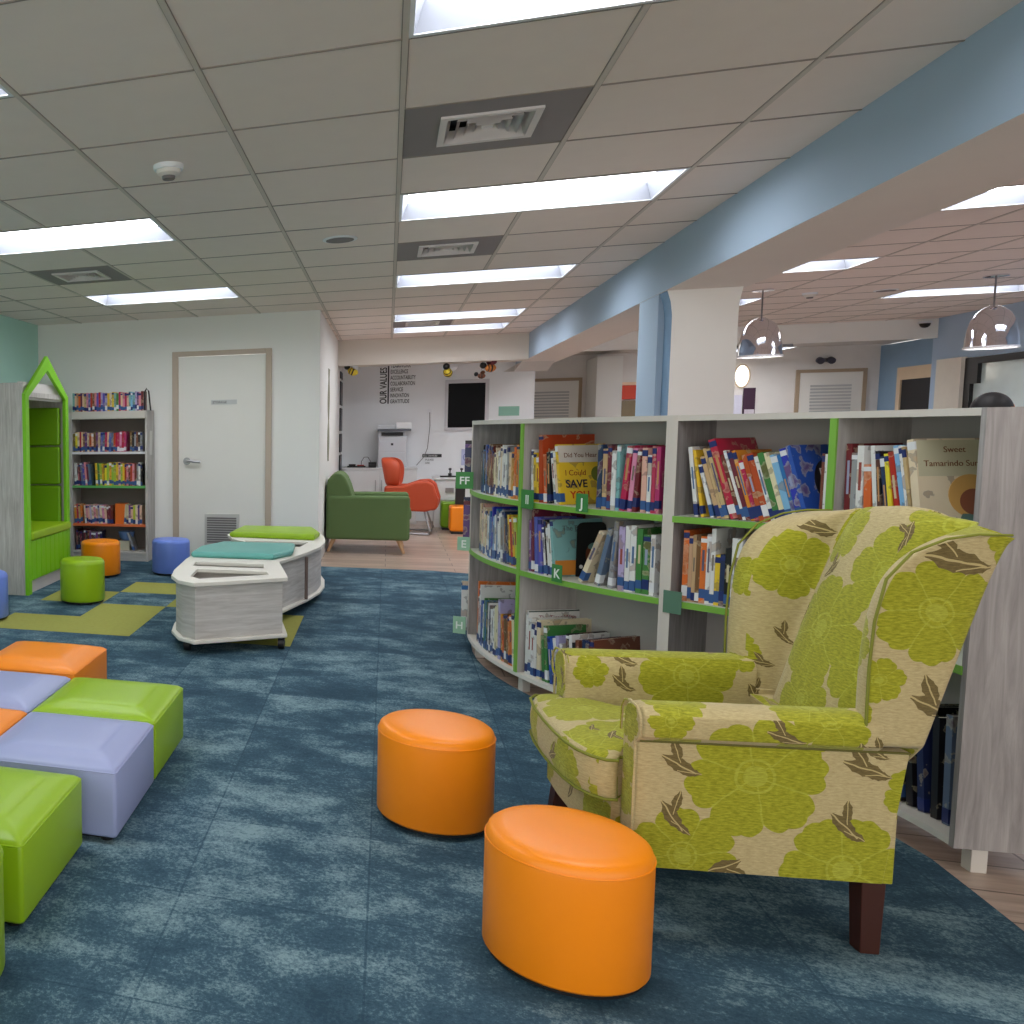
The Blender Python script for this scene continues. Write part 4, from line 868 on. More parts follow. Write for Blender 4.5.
SH={'L1':('top','far bookcase left bay',.94),'L2':('top','far bookcase right bay',.94),'L3':('middle','far bookcase left bay',.605),'L4':('middle','far bookcase right bay',.605),'L5':('bottom','far bookcase left bay',.10),'L6':('bottom','far bookcase right bay',.10),
'R1':('top','near bookcase left bay',.94),'R2':('top','near bookcase right bay',.94),'R3':('middle','near bookcase left bay',.605)}
CUST={}; sw0=plain('dot_white',(226,228,226),.5)
for key,rows in BOOKS.items():
    lvl,bay,z=SH[key]; L=key[0]=='L'; C=CL if L else CR; R=RL-.028 if L else RR+.028
    for i,(a,t,h,d,lean,c) in enumerate(rows):
        x,y=C.x+R*math.cos(rad(a)),C.y+R*math.sin(rad(a)); rz=rad(a+90) if L else rad(a-90)
        how=('leaning left' if lean>3 else 'leaning right' if lean<-3 else 'upright')
        lb=f"{c} book {how}, {ORD[i]} from left, {lvl} shelf, {bay}"
        o=book('picture_book',t,h,d,c,(x,y,z+.0012),rz,lean,lb,f'picture books on the {lvl} shelf, {bay}')
        CUST[(key,i)]=o
def cover_face(o,t,h,d,kind):
    """artwork on the right hand cover of a big picture book (x=t face)"""
    F=lambda name,y0,y1,z0,z1,m,dx=.0006: bx(name,t,t+dx,y0,y1,z0,z1,m,o)
    R_=(PI/2,0,PI/2)
    if kind=='yellow':
        F('cover_sky',.004,d-.004,h*.70,h-.006,plain('art_cream',(214,206,196),.5))
        text('cover_title','Did You Hear',.030,plain('ink_brown',(120,70,40),.5),o,(t+.001,.03,h*.78),R_,.0004)
        text('cover_title','I Could',.036,plain('ink_red',(150,60,30),.5),o,(t+.001,.03,h*.48),R_,.0004)
        text('cover_title','SAVE',.05,plain('ink_navy',(34,34,60),.5),o,(t+.001,.03,h*.28),R_,.0004,bold=.001)
        text('cover_title','YOU',.046,plain('ink_red2',(190,60,20),.5),o,(t+.001,.05,h*.10),R_,.0004,bold=.001)
        bm=bmesh.new(); bm_cyl(bm,(t,.20,h*.5),(t+.001,.20,h*.5),.035,20); link('cover_figure',bm,plain('art_olive',(110,120,40),.5),o)
    if kind=='teal':
        F('cover_band',.004,d-.004,.006,h*.28,plain('art_orange',(206,130,50),.5))
        bm=bmesh.new(); bm_cyl(bm,(t,.17,h*.35),(t+.0012,.17,h*.35),.034,20); bm_cyl(bm,(t,.155,h*.5),(t+.0014,.155,h*.5),.022,20); bm_cyl(bm,(t,.135,h*.60),(t+.0012,.135,h*.60),.011,14); bm_cyl(bm,(t,.172,h*.59),(t+.0012,.172,h*.59),.011,14)
        link('cover_figure',bm,plain('art_bear',(120,62,36),.5),o)
        text('cover_title','The Bear',.034,plain('ink_grey',(90,100,104),.5),o,(t+.001,.05,h*.80),R_,.0004)
    if kind=='blue':
        bm=bmesh.new(); bm_cyl(bm,(t,.17,h*.5),(t+.0008,.17,h*.5),.10,28); link('cover_figure',bm,plain('art_black',(30,26,30),.5),o)
        text('cover_title','Do You',.05,plain('ink_pale',(200,190,190),.5),o,(t+.0014,.10,h*.58),R_,.0004)
        bm=bmesh.new(); bm_cyl(bm,(t,.23,h*.2),(t+.0012,.23,h*.2),.045,20); link('cover_patch',bm,plain('art_orange',(206,130,50),.5),o)
    if kind=='tiger':
        F('cover_edge',.0,d-.002,h-.006,h,plain('art_slate',(70,84,80),.5))
        text('cover_title','The Tiger Who',.03,plain('ink_plum',(150,80,90),.5),o,(t+.001,.05,h*.86),R_,.0004)
    if kind=='girl':
        F('cover_band',.004,d-.004,h*.62,h-.005,plain('art_pale',(196,190,160),.5))
        text('cover_title','Sweet',.026,plain('ink_brown',(120,70,40),.5),o,(t+.001,.08,h*.86),R_,.0004)
        text('cover_title','Tamarindo Summer',.026,plain('ink_brown',(120,70,40),.5),o,(t+.001,.02,h*.72),R_,.0004)
        bm=bmesh.new(); bm_cyl(bm,(t,.15,h*.42),(t+.0012,.15,h*.42),.066,28); link('straw_hat',bm,plain('art_straw',(206,160,90),.5),o)
        bm=bmesh.new(); bm_cyl(bm,(t+.001,.155,h*.36),(t+.002,.155,h*.36),.040,24); link('face',bm,plain('art_skin',(140,84,60),.5),o)
        bm=bmesh.new(); bm_loft(bm,[[(t+dx,.09,.01),(t+dx,.23,.01),(t+dx,.20,h*.24),(t+dx,.12,h*.24)] for dx in (.0002,.0014)]); link('shoulders',bm,plain('art_teal',(96,126,120),.5),o)
for (k,i),o in CUST.items():
    a,t,h,d,lean,c=BOOKS[k][i]
    if k=='L2' and c=='yellow' and d>.23: cover_face(o,t,h,d,'yellow')
    if k=='L4' and c=='teal' and d>.23: cover_face(o,t,h,d,'teal')
    if k=='R1' and c=='blue' and d>.25: cover_face(o,t,h,d,'blue')
    if k=='L6' and i==0: cover_face(o,t,h,d,'tiger')
    if k=='R2' and c=='cream' and d>.25: cover_face(o,t,h,d,'girl')
def onshelf(C,R,a): return (C.x+R*math.cos(rad(a)),C.y+R*math.sin(rad(a)))
# black bookend with rounded top, standing against the back half of the teal cover
a_,t_,h_,d_,l_,c_=[r for r in BOOKS['L4'] if r[5]=='teal'][0]
aa=a_+math.degrees((t_/math.cos(rad(l_))+.004)/RL); x,y=onshelf(CL,RL-.028,aa)
o=thing('bookend','black rounded metal bookend standing against the teal bear picture book','bookend',(x,y,.6065),rad(aa+90))
bm=bmesh.new(); W_,H_=.15,.25; r_=.028
pts=[(0,0),(W_,0)]+[(W_-r_+r_*math.cos(rad(q)),H_-r_+r_*math.sin(rad(q))) for q in (0,30,60,90)]+[(r_+r_*math.cos(rad(q)),H_-r_+r_*math.sin(rad(q))) for q in (90,120,150,180)]
hole=[(.085+.038*math.cos(rad(q)),.10+.055*math.sin(rad(q))) for q in range(0,360,20)]
slab_holes(bm,pts,[hole],0,.002)
for v in bm.verts: v.co=Vector((v.co.z,.10+v.co.x,v.co.y))
link('plate',bm,black,o); bx('foot_plate',.0,.07,.10,.25,0,.0012,black,o)
bm=bmesh.new(); bm_cyl(bm,(.002,.125,.045),(.0035,.125,.045),.009,14); link('label_dot',bm,sw0,o)
# big brown hardback slanting low on the bottom shelf, and low dark books
def flatbook(x,y,z,rz,L,Wd,T,col,label,grp,tilt=0):
    o=thing('flat_book',label,'book',(x,y,z),rz,grp); o.rotation_euler=(0,rad(tilt),rz)
    bx('cover',0,L,0,Wd,0,.002,bookmat(col),o); bx('page_block',.003,L-.003,.004,Wd-.003,.002,T-.002,pagem,o); bx('top_cover',0,L,0,Wd,T-.002,T,bookmat(col),o); bx('spine',0,L,-.0005,.002,0,T,bookmat(col),o)
    return o
for k,(aa,zz,c,LL,lb) in enumerate([(217.0,.1012,'black',.26,'dark book lying flat at the bottom of the stack by the seam panel'),(217.2,.128,'brown',.25,'brown book lying flat, second in the low stack by the seam panel'),(217.4,.155,'black',.24,'dark book lying flat, third in the low stack by the seam panel'),(217.5,.182,'tan',.22,'tan book lying flat, topmost of the low stack by the seam panel')]):
    x,y=onshelf(CL,RL-.06,aa); flatbook(x,y,zz,rad(aa+92),LL,.19,.025,c,lb,'books lying flat on the bottom shelf')
for k,(aa,zz,c,lb) in enumerate([(47.5,.1012,'black','black book lying flat at the bottom of the near bookcase stack'),(47.2,.13,'black','black book lying flat in the middle of the near bookcase stack'),(46.8,.158,'navy','dark navy book lying flat on top of the near bookcase stack')]):
    x,y=onshelf(CR,RR+.07,aa); flatbook(x,y,zz,rad(aa-90-2),.26,.18,.027,c,lb,'books lying flat in the near bookcase')
for k,(aa,hh,c,ln) in enumerate([(17,.30,'black',8),(15.2,.31,'black',6),(13.4,.29,'navy',6),(11.4,.31,'black',3),(9.6,.33,'slate',2),(8.2,.31,'black',0),(6.6,.34,'black',0)]):
    x,y=onshelf(CR,RR+.05,aa); book('folder',.024,hh,.22,c,(x,y,.1012),rad(aa-90),ln,f'{c} folder, {ORD[k]} from left on the bottom shelf beside grey end panel','dark folders behind the armchair',tape=k%2==0,title=False)
# books peeking out of the hidden third bookcase
k=0
for z,cols in ((.941,('navy','purple','black')),(.606,('purple','maroon','navy')),(.101,('white','blue','cream'))):
    for q,c in enumerate(cols):
        a=176.2-q*1.1; x,y=onshelf(CL,RL+.035,a)
        book('picture_book',.02,.24+.02*q,.2,c,(x,y,z),rad(a+90),0,f"{c} book, {ORD[q]} past the left end on the {['top','middle','bottom'][k]} shelf",'books peeking past the left end')
    k+=1
# green shelf signs
sg=plain('sign_green',(58,130,62),.45,var=.03); sgd=plain('sign_dark',(40,70,56),.5); sw=plain('sign_white',(230,236,230),.5)
def sign(C,R,a,z,txt,label,w=.075,h=.085,m=sg,rot=0,size=.06,outw=.012):
    L=C is CL; rz=(rad(a+90) if L else rad(a-90))+rot; x,y=onshelf(C,R+(outw if L else -outw),a)
    t=thing('shelf_sign',label,'sign',(x,y,z),rz,'small green letter signs on the shelf edges')
    bx('plate',-w/2,w/2,0,.002,-h/2,h/2,m,t,bevel=.0008)
    bx('clip',-.01,.01,.002,.02,-h/2,-h/2+.006,sw,t)
    if txt: text('lettering',txt,size,sw,t,(0,-.0006,-size*.36),(PI/2,0,0),.0004,align='CENTER',bold=.001)
sign(CL,RL,204.2,.955,'II','green sign reading I I on the divider of the far bookcase',.10,.09)
sign(CL,RL,214.0,.965,'J','green letter sign below the yellow cover book on the top shelf',.065,.08)
sign(CL,RL,210.4,.635,'K','green letter sign below the teal bear picture book',.065,.08)
sign(CL,RL,225.6,.60,'','grey green sign at the seam between the two curved bookcases',.07,.09,plain('sign_greygreen',(84,120,100),.5))
sign(CL,RL,212.6,.125,'II','green sign on the bottom shelf below the leaning books',.11,.09)
sign(CL,RL,181.5,1.00,'FF','green sign reading FF standing out past the left end of the far bookcase',.095,.095,rot=rad(70),outw=.045)
sign(CL,RL,179.6,.63,'E','white and green sign past the left end at the middle shelf',.07,.08,plain('sign_pale',(150,190,160),.5),rot=rad(72),outw=.035)
sign(CL,RL,180.5,.16,'H','small pale green sign past the left end at the bottom shelf',.07,.10,plain('sign_pale',(150,190,160),.5),rot=rad(70),outw=.05)
# ================================================================ books on the wall bookcase
def wallrow(z,x0,segs,h0,h1,rowname,yf=8.585):
    i=0; x=x0; k=0; n=0
    for xe,cols,lean in segs:
        if cols is None: x=xe; continue
        while x<xe-.004:
            t=random.uniform(.017,.024); h=random.uniform(h0,h1); c=cols[k%len(cols)]; k+=1
            if x+t>xe+.006: break
            book('paperback_book',t,h,.14,c,(x,yf,z+.001),0,lean,f"{c} paperback, {ORD[n]} from left {rowname} the wall bookcase",f'paperbacks {rowname} the wall bookcase',title=False)
            x+=t/math.cos(rad(lean))+.0012; n+=1
        
x0=-3.02; e=-2.27
wallrow(1.505,x0,[(-2.98,['teal','grey'],0),(-2.86,['orange','maroon','peach','tan'],0),(-2.72,['brown','pink','indigo','red'],0),(-2.64,['lilac','indigo'],0),(-2.58,['yellow','cream'],0),(-2.52,['green','teal'],0),(-2.43,['peach','pink','red'],0),(-2.36,['lightblue','teal'],0),(-2.285,['purple','pink','maroon','lilac'],0)],.175,.19,'standing on top of')
wallrow(1.10,x0,[(-2.94,['olive','yellow','cream'],0),(-2.72,['peach','brown','purple','cream','red'],0),(-2.57,['slate','red','peach','indigo'],-2),(-2.45,['pink','red','magenta'],-2),(-2.42,None,0),(-2.295,['grey','brown','black'],0)],.185,.205,'on the white shelf of')
wallrow(.76,x0+.01,[(-2.97,['white'],0),(-2.82,['slate','indigo','pink','maroon'],5),(-2.78,None,0),(-2.68,['lime','yellow','green'],3),(-2.60,['lime','yellow'],0),(-2.48,['peach','lime','yellow'],0),(-2.36,['red','pink','maroon'],0),(-2.295,['grey','white','black'],0)],.21,.235,'on the green shelf of')
wallrow(.372,x0+.01,[(-2.93,['orange','red','tan'],3),(-2.90,None,0),(-2.66,['cream','pink','peach','lilac'],5),(-2.60,['maroon'],3),(-2.49,None,0),(-2.46,['cream'],-4),(-2.295,['cream','purple','peach','lime'],0)],.18,.20,'on the orange shelf of')
wallrow(.10,x0+.02,[(-2.85,['maroon','black'],0),(-2.72,['black','navy','purple'],0),(-2.40,None,0),(-2.37,['grey'],18)],.18,.21,'on the bottom shelf of')
o=thing('magazine_holder','orange magazine holder between paperbacks on the orange shelf','holder',(-2.585,8.60,.373))
bm=bmesh.new(); bm_loft(bm,[[(0,0,0),(.105,0,0),(.105,.14,0),(0,.14,0)],[(.0,0,.205),(.105,0,.205),(.105,.14,.205),(0,.14,.205)]],cap=True); bmesh.ops.delete(bm,geom=[f for f in bm.faces if f.normal.z>.5],context='FACES_ONLY'); link('holder_body',bm,plain('holder_orange',(224,112,30),.5),o)
o=thing('bookend','black wire bookend at the right end of the top row on the wall bookcase','bookend',(-2.27,8.60,1.505))
bm=bmesh.new(); bm_tube(bm,[(0,0,0),(.0,0,.18),(.02,0,.215),(.04,0,.19),(.06,0,.0)],.008,8); link('wire_frame',bm,black,o); bx('foot_plate',-.01,.07,0,.10,0,.002,black,o)
tag(bx('card_box',-2.565,-2.445,8.63,8.73,.101,.198,plain('box_cream',(206,200,176),.6),bevel=.004),'small cream card box on the bottom shelf of the wall bookcase','box')
o=thing('bowl','blue bowl on the cream card box, bottom shelf of the wall bookcase','bowl',(-2.49,8.68,.1))
bm=bmesh.new(); bm_loft(bm,[circ(.04,.10,24),circ(.07,.13,24),circ(.082,.19,24),circ(.076,.19,24),circ(.06,.13,24)],cap=True); link('bowl',bm,plain('bowl_blue',(110,140,190),.4),o,smooth=True,angle=50)
# ================================================================ office corner
sofa_g=plain('sofa_green',(92,116,70),.9,bump=.3,bscale=300,var=.05); 
t=thing('green_armchair','moss green low armchair with splayed wooden legs by the side wall','armchair',(-.19,9.70,0))
bx('side_arm',-.41,.42,0,.13,.14,.60,sofa_g,t,bevel=.035,seg=4); bx('side_arm',-.41,.42,.62,.75,.14,.60,sofa_g,t,bevel=.035,seg=4)
bx('seat_base',-.36,.40,.13,.62,.15,.34,sofa_g,t,bevel=.02); bx('seat_cushion',-.20,.44,.135,.615,.34,.46,sofa_g,t,bevel=.04,seg=4)
bm=bmesh.new()
pr=[(-.41,.18),(-.41,.70),(-.40,.76),(-.365,.81),(-.315,.84),(-.26,.83),(-.215,.78),(-.18,.70),(-.12,.50),(-.10,.34),(-.12,.18)]
bm_loft(bm,[[(x,y,z) for x,z in pr] for y in (.03,.72)]); link('backrest',bm,sofa_g,t,bevel=.025,seg=3,smooth=True)
for x,y,dx in ((-.33,.08,-.06),(.31,.08,.06),(-.33,.67,-.06),(.31,.67,.06)):
    bm=bmesh.new(); bm_cyl(bm,(x,y,.15),(x+dx,y,0),.026,12,.014); link('leg',bm,plain('beech_leg',(206,166,128),.5),t,smooth=True)
# orange rocking tub chair
rust=plain('rust_leather',(190,72,36),.5,bump=.15,bscale=200,var=.05)
t=thing('orange_lounge_chair','rust orange winged lounge chair on a thin metal sled base','chair',(.27,11.75,0),rad(-6))
bm=bmesh.new()
prof=[(-.33,.93,.17),(-.25,.955,.20),(-.20,.90,.23),(-.185,.78,.25),(-.19,.66,.26)]
L=[]
for z,xb,xf,w,fw in [(.56,-.27,-.10,.24,.20),(.68,-.29,-.09,.26,.25),(.80,-.315,-.075,.265,.27),(.88,-.33,-.10,.25,.25),(.925,-.335,-.15,.21,.2),(.94,-.325,-.22,.14,.12)]:
    L.append([(xb,-w*.7,z),(xb,0,z),(xb,w*.7,z),(xb+.05,w,z),(xf,w,z),(xf,w-.05,z),(xb+.11,w-.07,z),(xb+.10,0,z),(xb+.11,-w+.07,z),(xf,-w+.05,z),(xf,-w,z),(xb+.05,-w,z)])
bm_loft(bm,L); link('winged_back',bm,rust,t,smooth=True,sub=1)
for s in (-1,1):
    bm=bmesh.new(); pr=[(-.28,.40),(-.27,.60),(-.05,.60),(.10,.655),(.22,.665),(.29,.62),(.32,.52),(.345,.44),(.33,.33),(.20,.29),(-.10,.30)]
    bm_loft(bm,[[(x,s*y,z) for x,z in pr] for y in (.20,.29)]); link('arm_panel',bm,rust,t,bevel=.03,seg=3,smooth=True)
bx('seat_cushion',-.22,.33,-.21,.21,.30,.46,rust,t,bevel=.05,seg=4)
bm=bmesh.new()
for s in (-1,1):
    bm_tube(bm,[(.18,s*.17,.31),(.26,s*.24,.05),(.24,s*.25,.018),(-.22,s*.25,.018),(-.24,s*.24,.05),(-.12,s*.17,.31)],.011,8)
bm_tube(bm,[(.25,-.245,.02),(.25,.245,.02)],.010,8); link('sled_base',bm,steel,t,smooth=True)
# cabinets
wc=plain('cabinet_white',(222,224,224),.5,var=.02)
t=thing('office_cabinet','low white office cabinet against the back wall behind green armchair','cabinet',(-.57,12.78,0))
bx('carcass',0,.95,.02,.50,.0,.74,wc,t); bx('worktop',-.01,.96,0,.50,.74,.765,wc,t,bevel=.003)
for k in range(2):
    dr=bx('door',.01+k*.475,.465+k*.475,0,.02,.03,.73,wc,t,bevel=.002); bx('handle',.42+k*.09 if k==0 else .50,.43+k*.09 if k==0 else .51,-.02,0,.45,.60,steel,dr)
t=thing('drawer_unit','low white drawer unit with rounded top in the office, right of the rust chair','drawers',(.58,12.46,0))
bx('carcass',.02,.55,.03,.45,0,.62,wc,t); bx('worktop',0,.70,0,.5,.62,.65,wc,t,bevel=.012)
dw=bx('drawer',.03,.40,.01,.03,.36,.60,wc,t,bevel=.002); bx('handle',.14,.24,-.005,.01,.46,.52,steel,dw)
# photocopier
t=thing('photocopier','tall pale grey photocopier standing behind the white office cabinet','photocopier',(-.12,12.86,.766))
pg=plain('copier_grey',(206,210,216),.5,var=.02)
bx('body',.0,.37,0,.38,0,.42,pg,t,bevel=.01); bx('paper_tray',.02,.35,-.006,0,.04,.20,pg,t,bevel=.003); bx('paper_tray',.02,.35,-.006,0,.215,.36,pg,t,bevel=.003)
bx('output_gap',.04,.32,-.003,.0,.43,.475,dark,t); bx('neck',0,.34,.02,.38,.42,.48,pg,t); bx('scanner',-.01,.42,-.03,.38,.49,.52,plain('copier_dark',(90,94,104),.5),t,bevel=.003); bx('lid',-.01,.22,0,.36,.52,.575,pg,t,bevel=.008); bx('control_panel',.23,.42,-.05,.10,.53,.61,plain('copier_panel',(240,242,244),.4),t,bevel=.004)
bx('emblem',.165,.195,-.009,-.005,.30,.33,dark,t)
# small things on cabinet tops
def lump(name,label,cat,loc,parts):
    t=thing(name,label,cat,loc)
    for nm,(x0,x1,y0,y1,z0,z1),m in parts: bx(nm,x0,x1,y0,y1,z0,z1,m,t,bevel=.004)
    return t
lump('stapler_tray','black and red stationery tray at the left end of the office cabinet','tray',(-.52,12.85,.766),[('tray',(0,.24,0,.14,0,.02),black),('stapler',(.02,.11,.03,.06,.02,.045),black),('red_marker',(.13,.22,.05,.07,.02,.035),plain('marker_red',(170,50,44),.5))])
t=thing('wire_stand','thin wire loop stand on the office cabinet','stand',(-.27,12.95,.766)); bm=bmesh.new(); bm_tube(bm,[(-.07,0,0),(-.065,0,.08),(-.03,0,.14),(.02,0,.14),(.055,0,.08),(.06,0,0)],.005,6); link('wire_loop',bm,grille,t,smooth=True); bx('base',-.08,.07,-.03,.03,0,.006,grille,t)
lump('desk_phone','black desk telephone beside the photocopier','telephone',(-.24,12.80,.766),[('base',(0,.10,0,.14,0,.04),black),('handset',(.0,.10,.02,.05,.04,.075),black)])
t=thing('hole_punch_set','row of black desk tools on the white drawer unit','desk tools',(.68,12.55,.651))
bx('tray',-.02,.36,0,.14,0,.018,black,t); 
for k,x in enumerate((.10,.24,.33)):
    bm=bmesh.new(); bm_lathe(bm,[(.022,.018),(.022,.05),(.008,.055),(.008,.09),(.018,.095),(.018,.115),(.004,.12)],14,cx=x,cy=.07); link('stamp',bm,black,t,smooth=True)
# wall writing
wl=thing('wall_lettering','black vinyl wall lettering OUR VALUES with a word list, left of the office window','wall lettering',(-.11,13.298,1.64))
ink=plain('vinyl_black',(34,36,44),.6)
text('heading','OUR VALUES',.125,ink,wl,(.085,0,.0),(PI/2,-PI/2,0),.001,sx=.69,bold=.0025)
bx('rule',.10,.118,-.002,0,0,.62,ink,wl)
for k,wd in enumerate(['GRATITUDE','INNOVATION','SERVICE','COLLABORATION','ACCOUNTABILITY','EXCELLENCE','TEAMWORK']):
    text('word',wd,.075,ink,wl,(.135,0,.005+k*.082),(PI/2,0,0),.001,sx=.52 if len(wd)>9 else .62,bold=.0008)
# office window, plates, sign, socket and cable
w=thing('window_2',None,None,(.765,13.295,1.285)); struct(w)
bm=bmesh.new(); slab_holes(bm,[(-.03,-.03),(.52,-.03),(.52,.66),(-.03,.66)],[[(.01,.01),(.475,.01),(.475,.61),(.01,.61)]],-.03,0)
for v in bm.verts: v.co=Vector((v.co.x,v.co.z,v.co.y))
link('window_frame',bm,plain('pale_frame',(206,206,210),.5),w); bx('window_pane',.01,.475,-.012,-.004,.01,.61,plain('black_pane',(8,8,12),.35,spec=.12),w)
tag(bx('teal_wall_plate',1.41,1.66,13.285,13.3,1.445,1.57,plain('plate_teal',(140,190,170),.5)),'blank teal green plate on the wall right of the office window','wall plate')
t=thing('wall_notice','small notice with black header strip on the wall above the drawer unit','notice',(.46,13.297,.80))
bx('header_strip',0,.25,-.004,0,.09,.135,black,t); text('lettering','ALL DEVICES',.032,sw,t,(.01,-.0045,.10),(PI/2,0,0),.0004)
for k,wd in enumerate(('PLEASE','ASK')): text('lettering',wd,.035,ink,t,(.04,-.001,.045-k*.045),(PI/2,0,0),.0004)
t=thing('wall_socket_cable','thin grey cable hanging from a small wall socket in the office','cable',(.545,13.295,1.52))
bx('socket',-.03,.03,-.012,0,-.03,.04,fixt,t,bevel=.003); bm=bmesh.new(); bm_tube(bm,[(0,-.012,-.01),(.005,-.02,-.2),(-.02,-.02,-.5),(-.06,-.02,-.62),(-.16,-.03,-.74)],.005,6); link('cord',bm,grille,t,smooth=True)
t=thing('wall_poster','small lilac graphic poster on the office wall beside the far bookcase','poster',(.96,13.296,.78)); bx('sheet',0,.13,-.002,0,0,.22,plain('poster_lilac',(190,196,226),.5),t); bm=bmesh.new(); bm_tube(bm,[(.065+.04*math.cos(rad(q)),-.004,.11+.05*math.sin(rad(q))) for q in range(0,360,30)],.005,6,closed=True); link('motif',bm,plain('poster_ink',(100,104,170),.5),t)
# framed strips on the side wall inside the office
for k,(z0,z1) in enumerate([(1.98,2.07),(1.62,1.94),(1.27,1.58),(.98,1.23),(.66,.94)]):
    t=thing('picture',f"dark narrow picture on the office side wall, {['topmost','second from top','middle','fourth from top','lowest'][k]} of the column",'picture',(-.618,12.62,z0),0,'column of dark pictures inside the office')
    bx('frame',0,.012,0,.55,0,z1-z0,black,t); bx('print',.012,.014,.03,.52,.02,z1-z0-.02,plain('print_dark',(60,56,70),.4,var=.5,vscale=12),t)
t=thing('wall_decal','faint grey green twining plant decal on the side wall','wall decal',(-.617,10.2,.95))
bm=bmesh.new()
for ph in (0,PI): bm_tube(bm,[(0,.10*math.sin(z*7+ph),z) for z in [i*.05 for i in range(21)]],.008,4)
link('stem',bm,plain('decal_green',(150,150,128),.8),t)
# hanging bees
ye=plain('bee_yellow',(230,206,60),.6); wing_m=plain('bee_wing',(226,230,236),.5)
def bee(x,y,z,label,body=ye,s=1,rz=0,wing=wing_m,tilt=0):
    t=thing('hanging_bee',label,'hanging ornament',(x,y,z),rz,'bee ornaments hung under the soffit'); t.rotation_euler=(0,tilt,rz)
    bm=bmesh.new()
    pr=[(.004,-.065),(.03,-.05),(.045,-.02),(.045,.015),(.03,.045),(.006,.06)]
    bm_loft(bm,[[(zz*s,r*math.cos(2*PI*i/16)*s,r*math.sin(2*PI*i/16)*s) for i in range(16)] for r,zz in pr]); o=link('body',bm,body,t,smooth=True,angle=80)
    bm=bmesh.new()
    for zz,r in ((-.03,.041),(.0,.047)): bm_loft(bm,[[(q*s,r*math.cos(2*PI*i/16)*s,r*math.sin(2*PI*i/16)*s) for i in range(16)] for q in (zz-.008,zz+.008)])
    link('stripes',bm,black,t,smooth=True)
    bm=bmesh.new(); bmesh.ops.create_uvsphere(bm,u_segments=14,v_segments=10,radius=.036*s,matrix=Matrix.Translation((-.085*s,0,.03*s))); link('head',bm,black,t,smooth=True)
    for q in (-1,1):
        bm=bmesh.new(); bmesh.ops.create_uvsphere(bm,u_segments=12,v_segments=8,radius=.05*s,matrix=Matrix.Translation((.01,q*.05*s,.055*s))@Matrix.Rotation(q*.6,4,'X')@Matrix.Diagonal((.7,1,.12,1))); link('wing',bm,wing,t,smooth=True)
    bm=bmesh.new(); bm_cyl(bm,(0,0,.04*s),(0,0,2.115-z),.0015,4); link('thread',bm,grille,t)
bee(-.44,12.3,2.04,'black and yellow bee ornament hanging at the left of the office opening',s=1.1,tilt=.4)
bee(.71,12.3,1.985,'white winged yellow bee ornament hanging by the office window corner',s=1.15,rz=1.2,tilt=.5)
bee(1.20,12.3,2.03,'orange and purple winged insect ornament hanging right of the office window',plain('bee_orange',(206,130,60),.6),1.1,.3,plain('wing_purple',(110,50,70),.5))
bee(1.10,12.3,1.935,'thin brown insect ornament hanging over the office window corner',plain('bee_brown',(120,72,50),.6),.75,.0,plain('wing_brown',(110,70,50),.5))
# seats and post at the right of the office
def cub(x,y,w,h,m,label):
    t=thing('cube_seat',label,'seat block',(x,y,.0),0,'seat blocks in the office')
    bx('upholstery',-w/2,w/2,-w/2,w/2,.03,h,m,t,bevel=.03,seg=3); bx('base',-w/2+.02,w/2-.02,-w/2+.02,w/2-.02,.0,.03,black,t)
cub(.885,11.87,.30,.34,v_or,'orange seat block standing in the office by the black post')
cub(.78,12.28,.25,.36,v_gr,'dark lime seat block behind the orange one in the office')
t=thing('black_post','black upright stand behind the orange office seat block','stand',(.87,12.085,0)); bx('post',-.055,.055,-.05,.05,.0,.62,black,t,bevel=.005); bx('foot_plate',-.058,.058,-.055,.06,0,.01,black,t)
# things on the far right wall seen between the column and the pendant
t=thing('round_wall_lamp','glowing oval wall lamp just right of the white column','wall lamp',(5.30,16.96,2.05)); bm=bmesh.new(); bmesh.ops.create_uvsphere(bm,u_segments=24,v_segments=12,radius=.17,matrix=Matrix.Diagonal((.55,.3,1,1))); link('shade',bm,emis('oval_glow',(255,244,226),1.2),t,smooth=True); bm=bmesh.new(); bm_tube(bm,[(.105*math.cos(rad(q)),0,.18*math.sin(rad(q))) for q in range(0,360,15)],.014,6,closed=True); link('rim',bm,plain('rim_beige',(196,180,160),.5),t,smooth=True)
t=thing('wall_poster','dark purple poster with a pale lower panel, right of the column','poster',(5.335,16.98,1.18)); bx('sheet',0,.16,-.02,0,0,.68,plain('poster_purple',(60,30,54),.5),t); bx('pale_panel',.02,.15,-.025,-.02,.0,.34,plain('poster_pale',(206,196,206),.5,var=.3,vscale=14),t)
t=thing('wall_poster','pale lilac paper sheet beside the dark purple poster','poster',(5.12,16.98,1.15)); bx('sheet',0,.20,-.015,0,0,.60,plain('poster_lilac2',(206,204,220),.5),t)
t=thing('emergency_light','small twin emergency light fitting high above the louvred door','emergency light',(6.36,16.98,2.26)); bx('bracket',-.05,.05,-.04,0,-.03,.03,grille,t)
for q in (-1,1):
    bm=bmesh.new(); bm_cyl(bm,(q*.07,-.05,0),(q*.07,-.11,-.02),.05,14); link('lamp_head',bm,plain('fitting_dark',(60,60,74),.4),t,smooth=True)
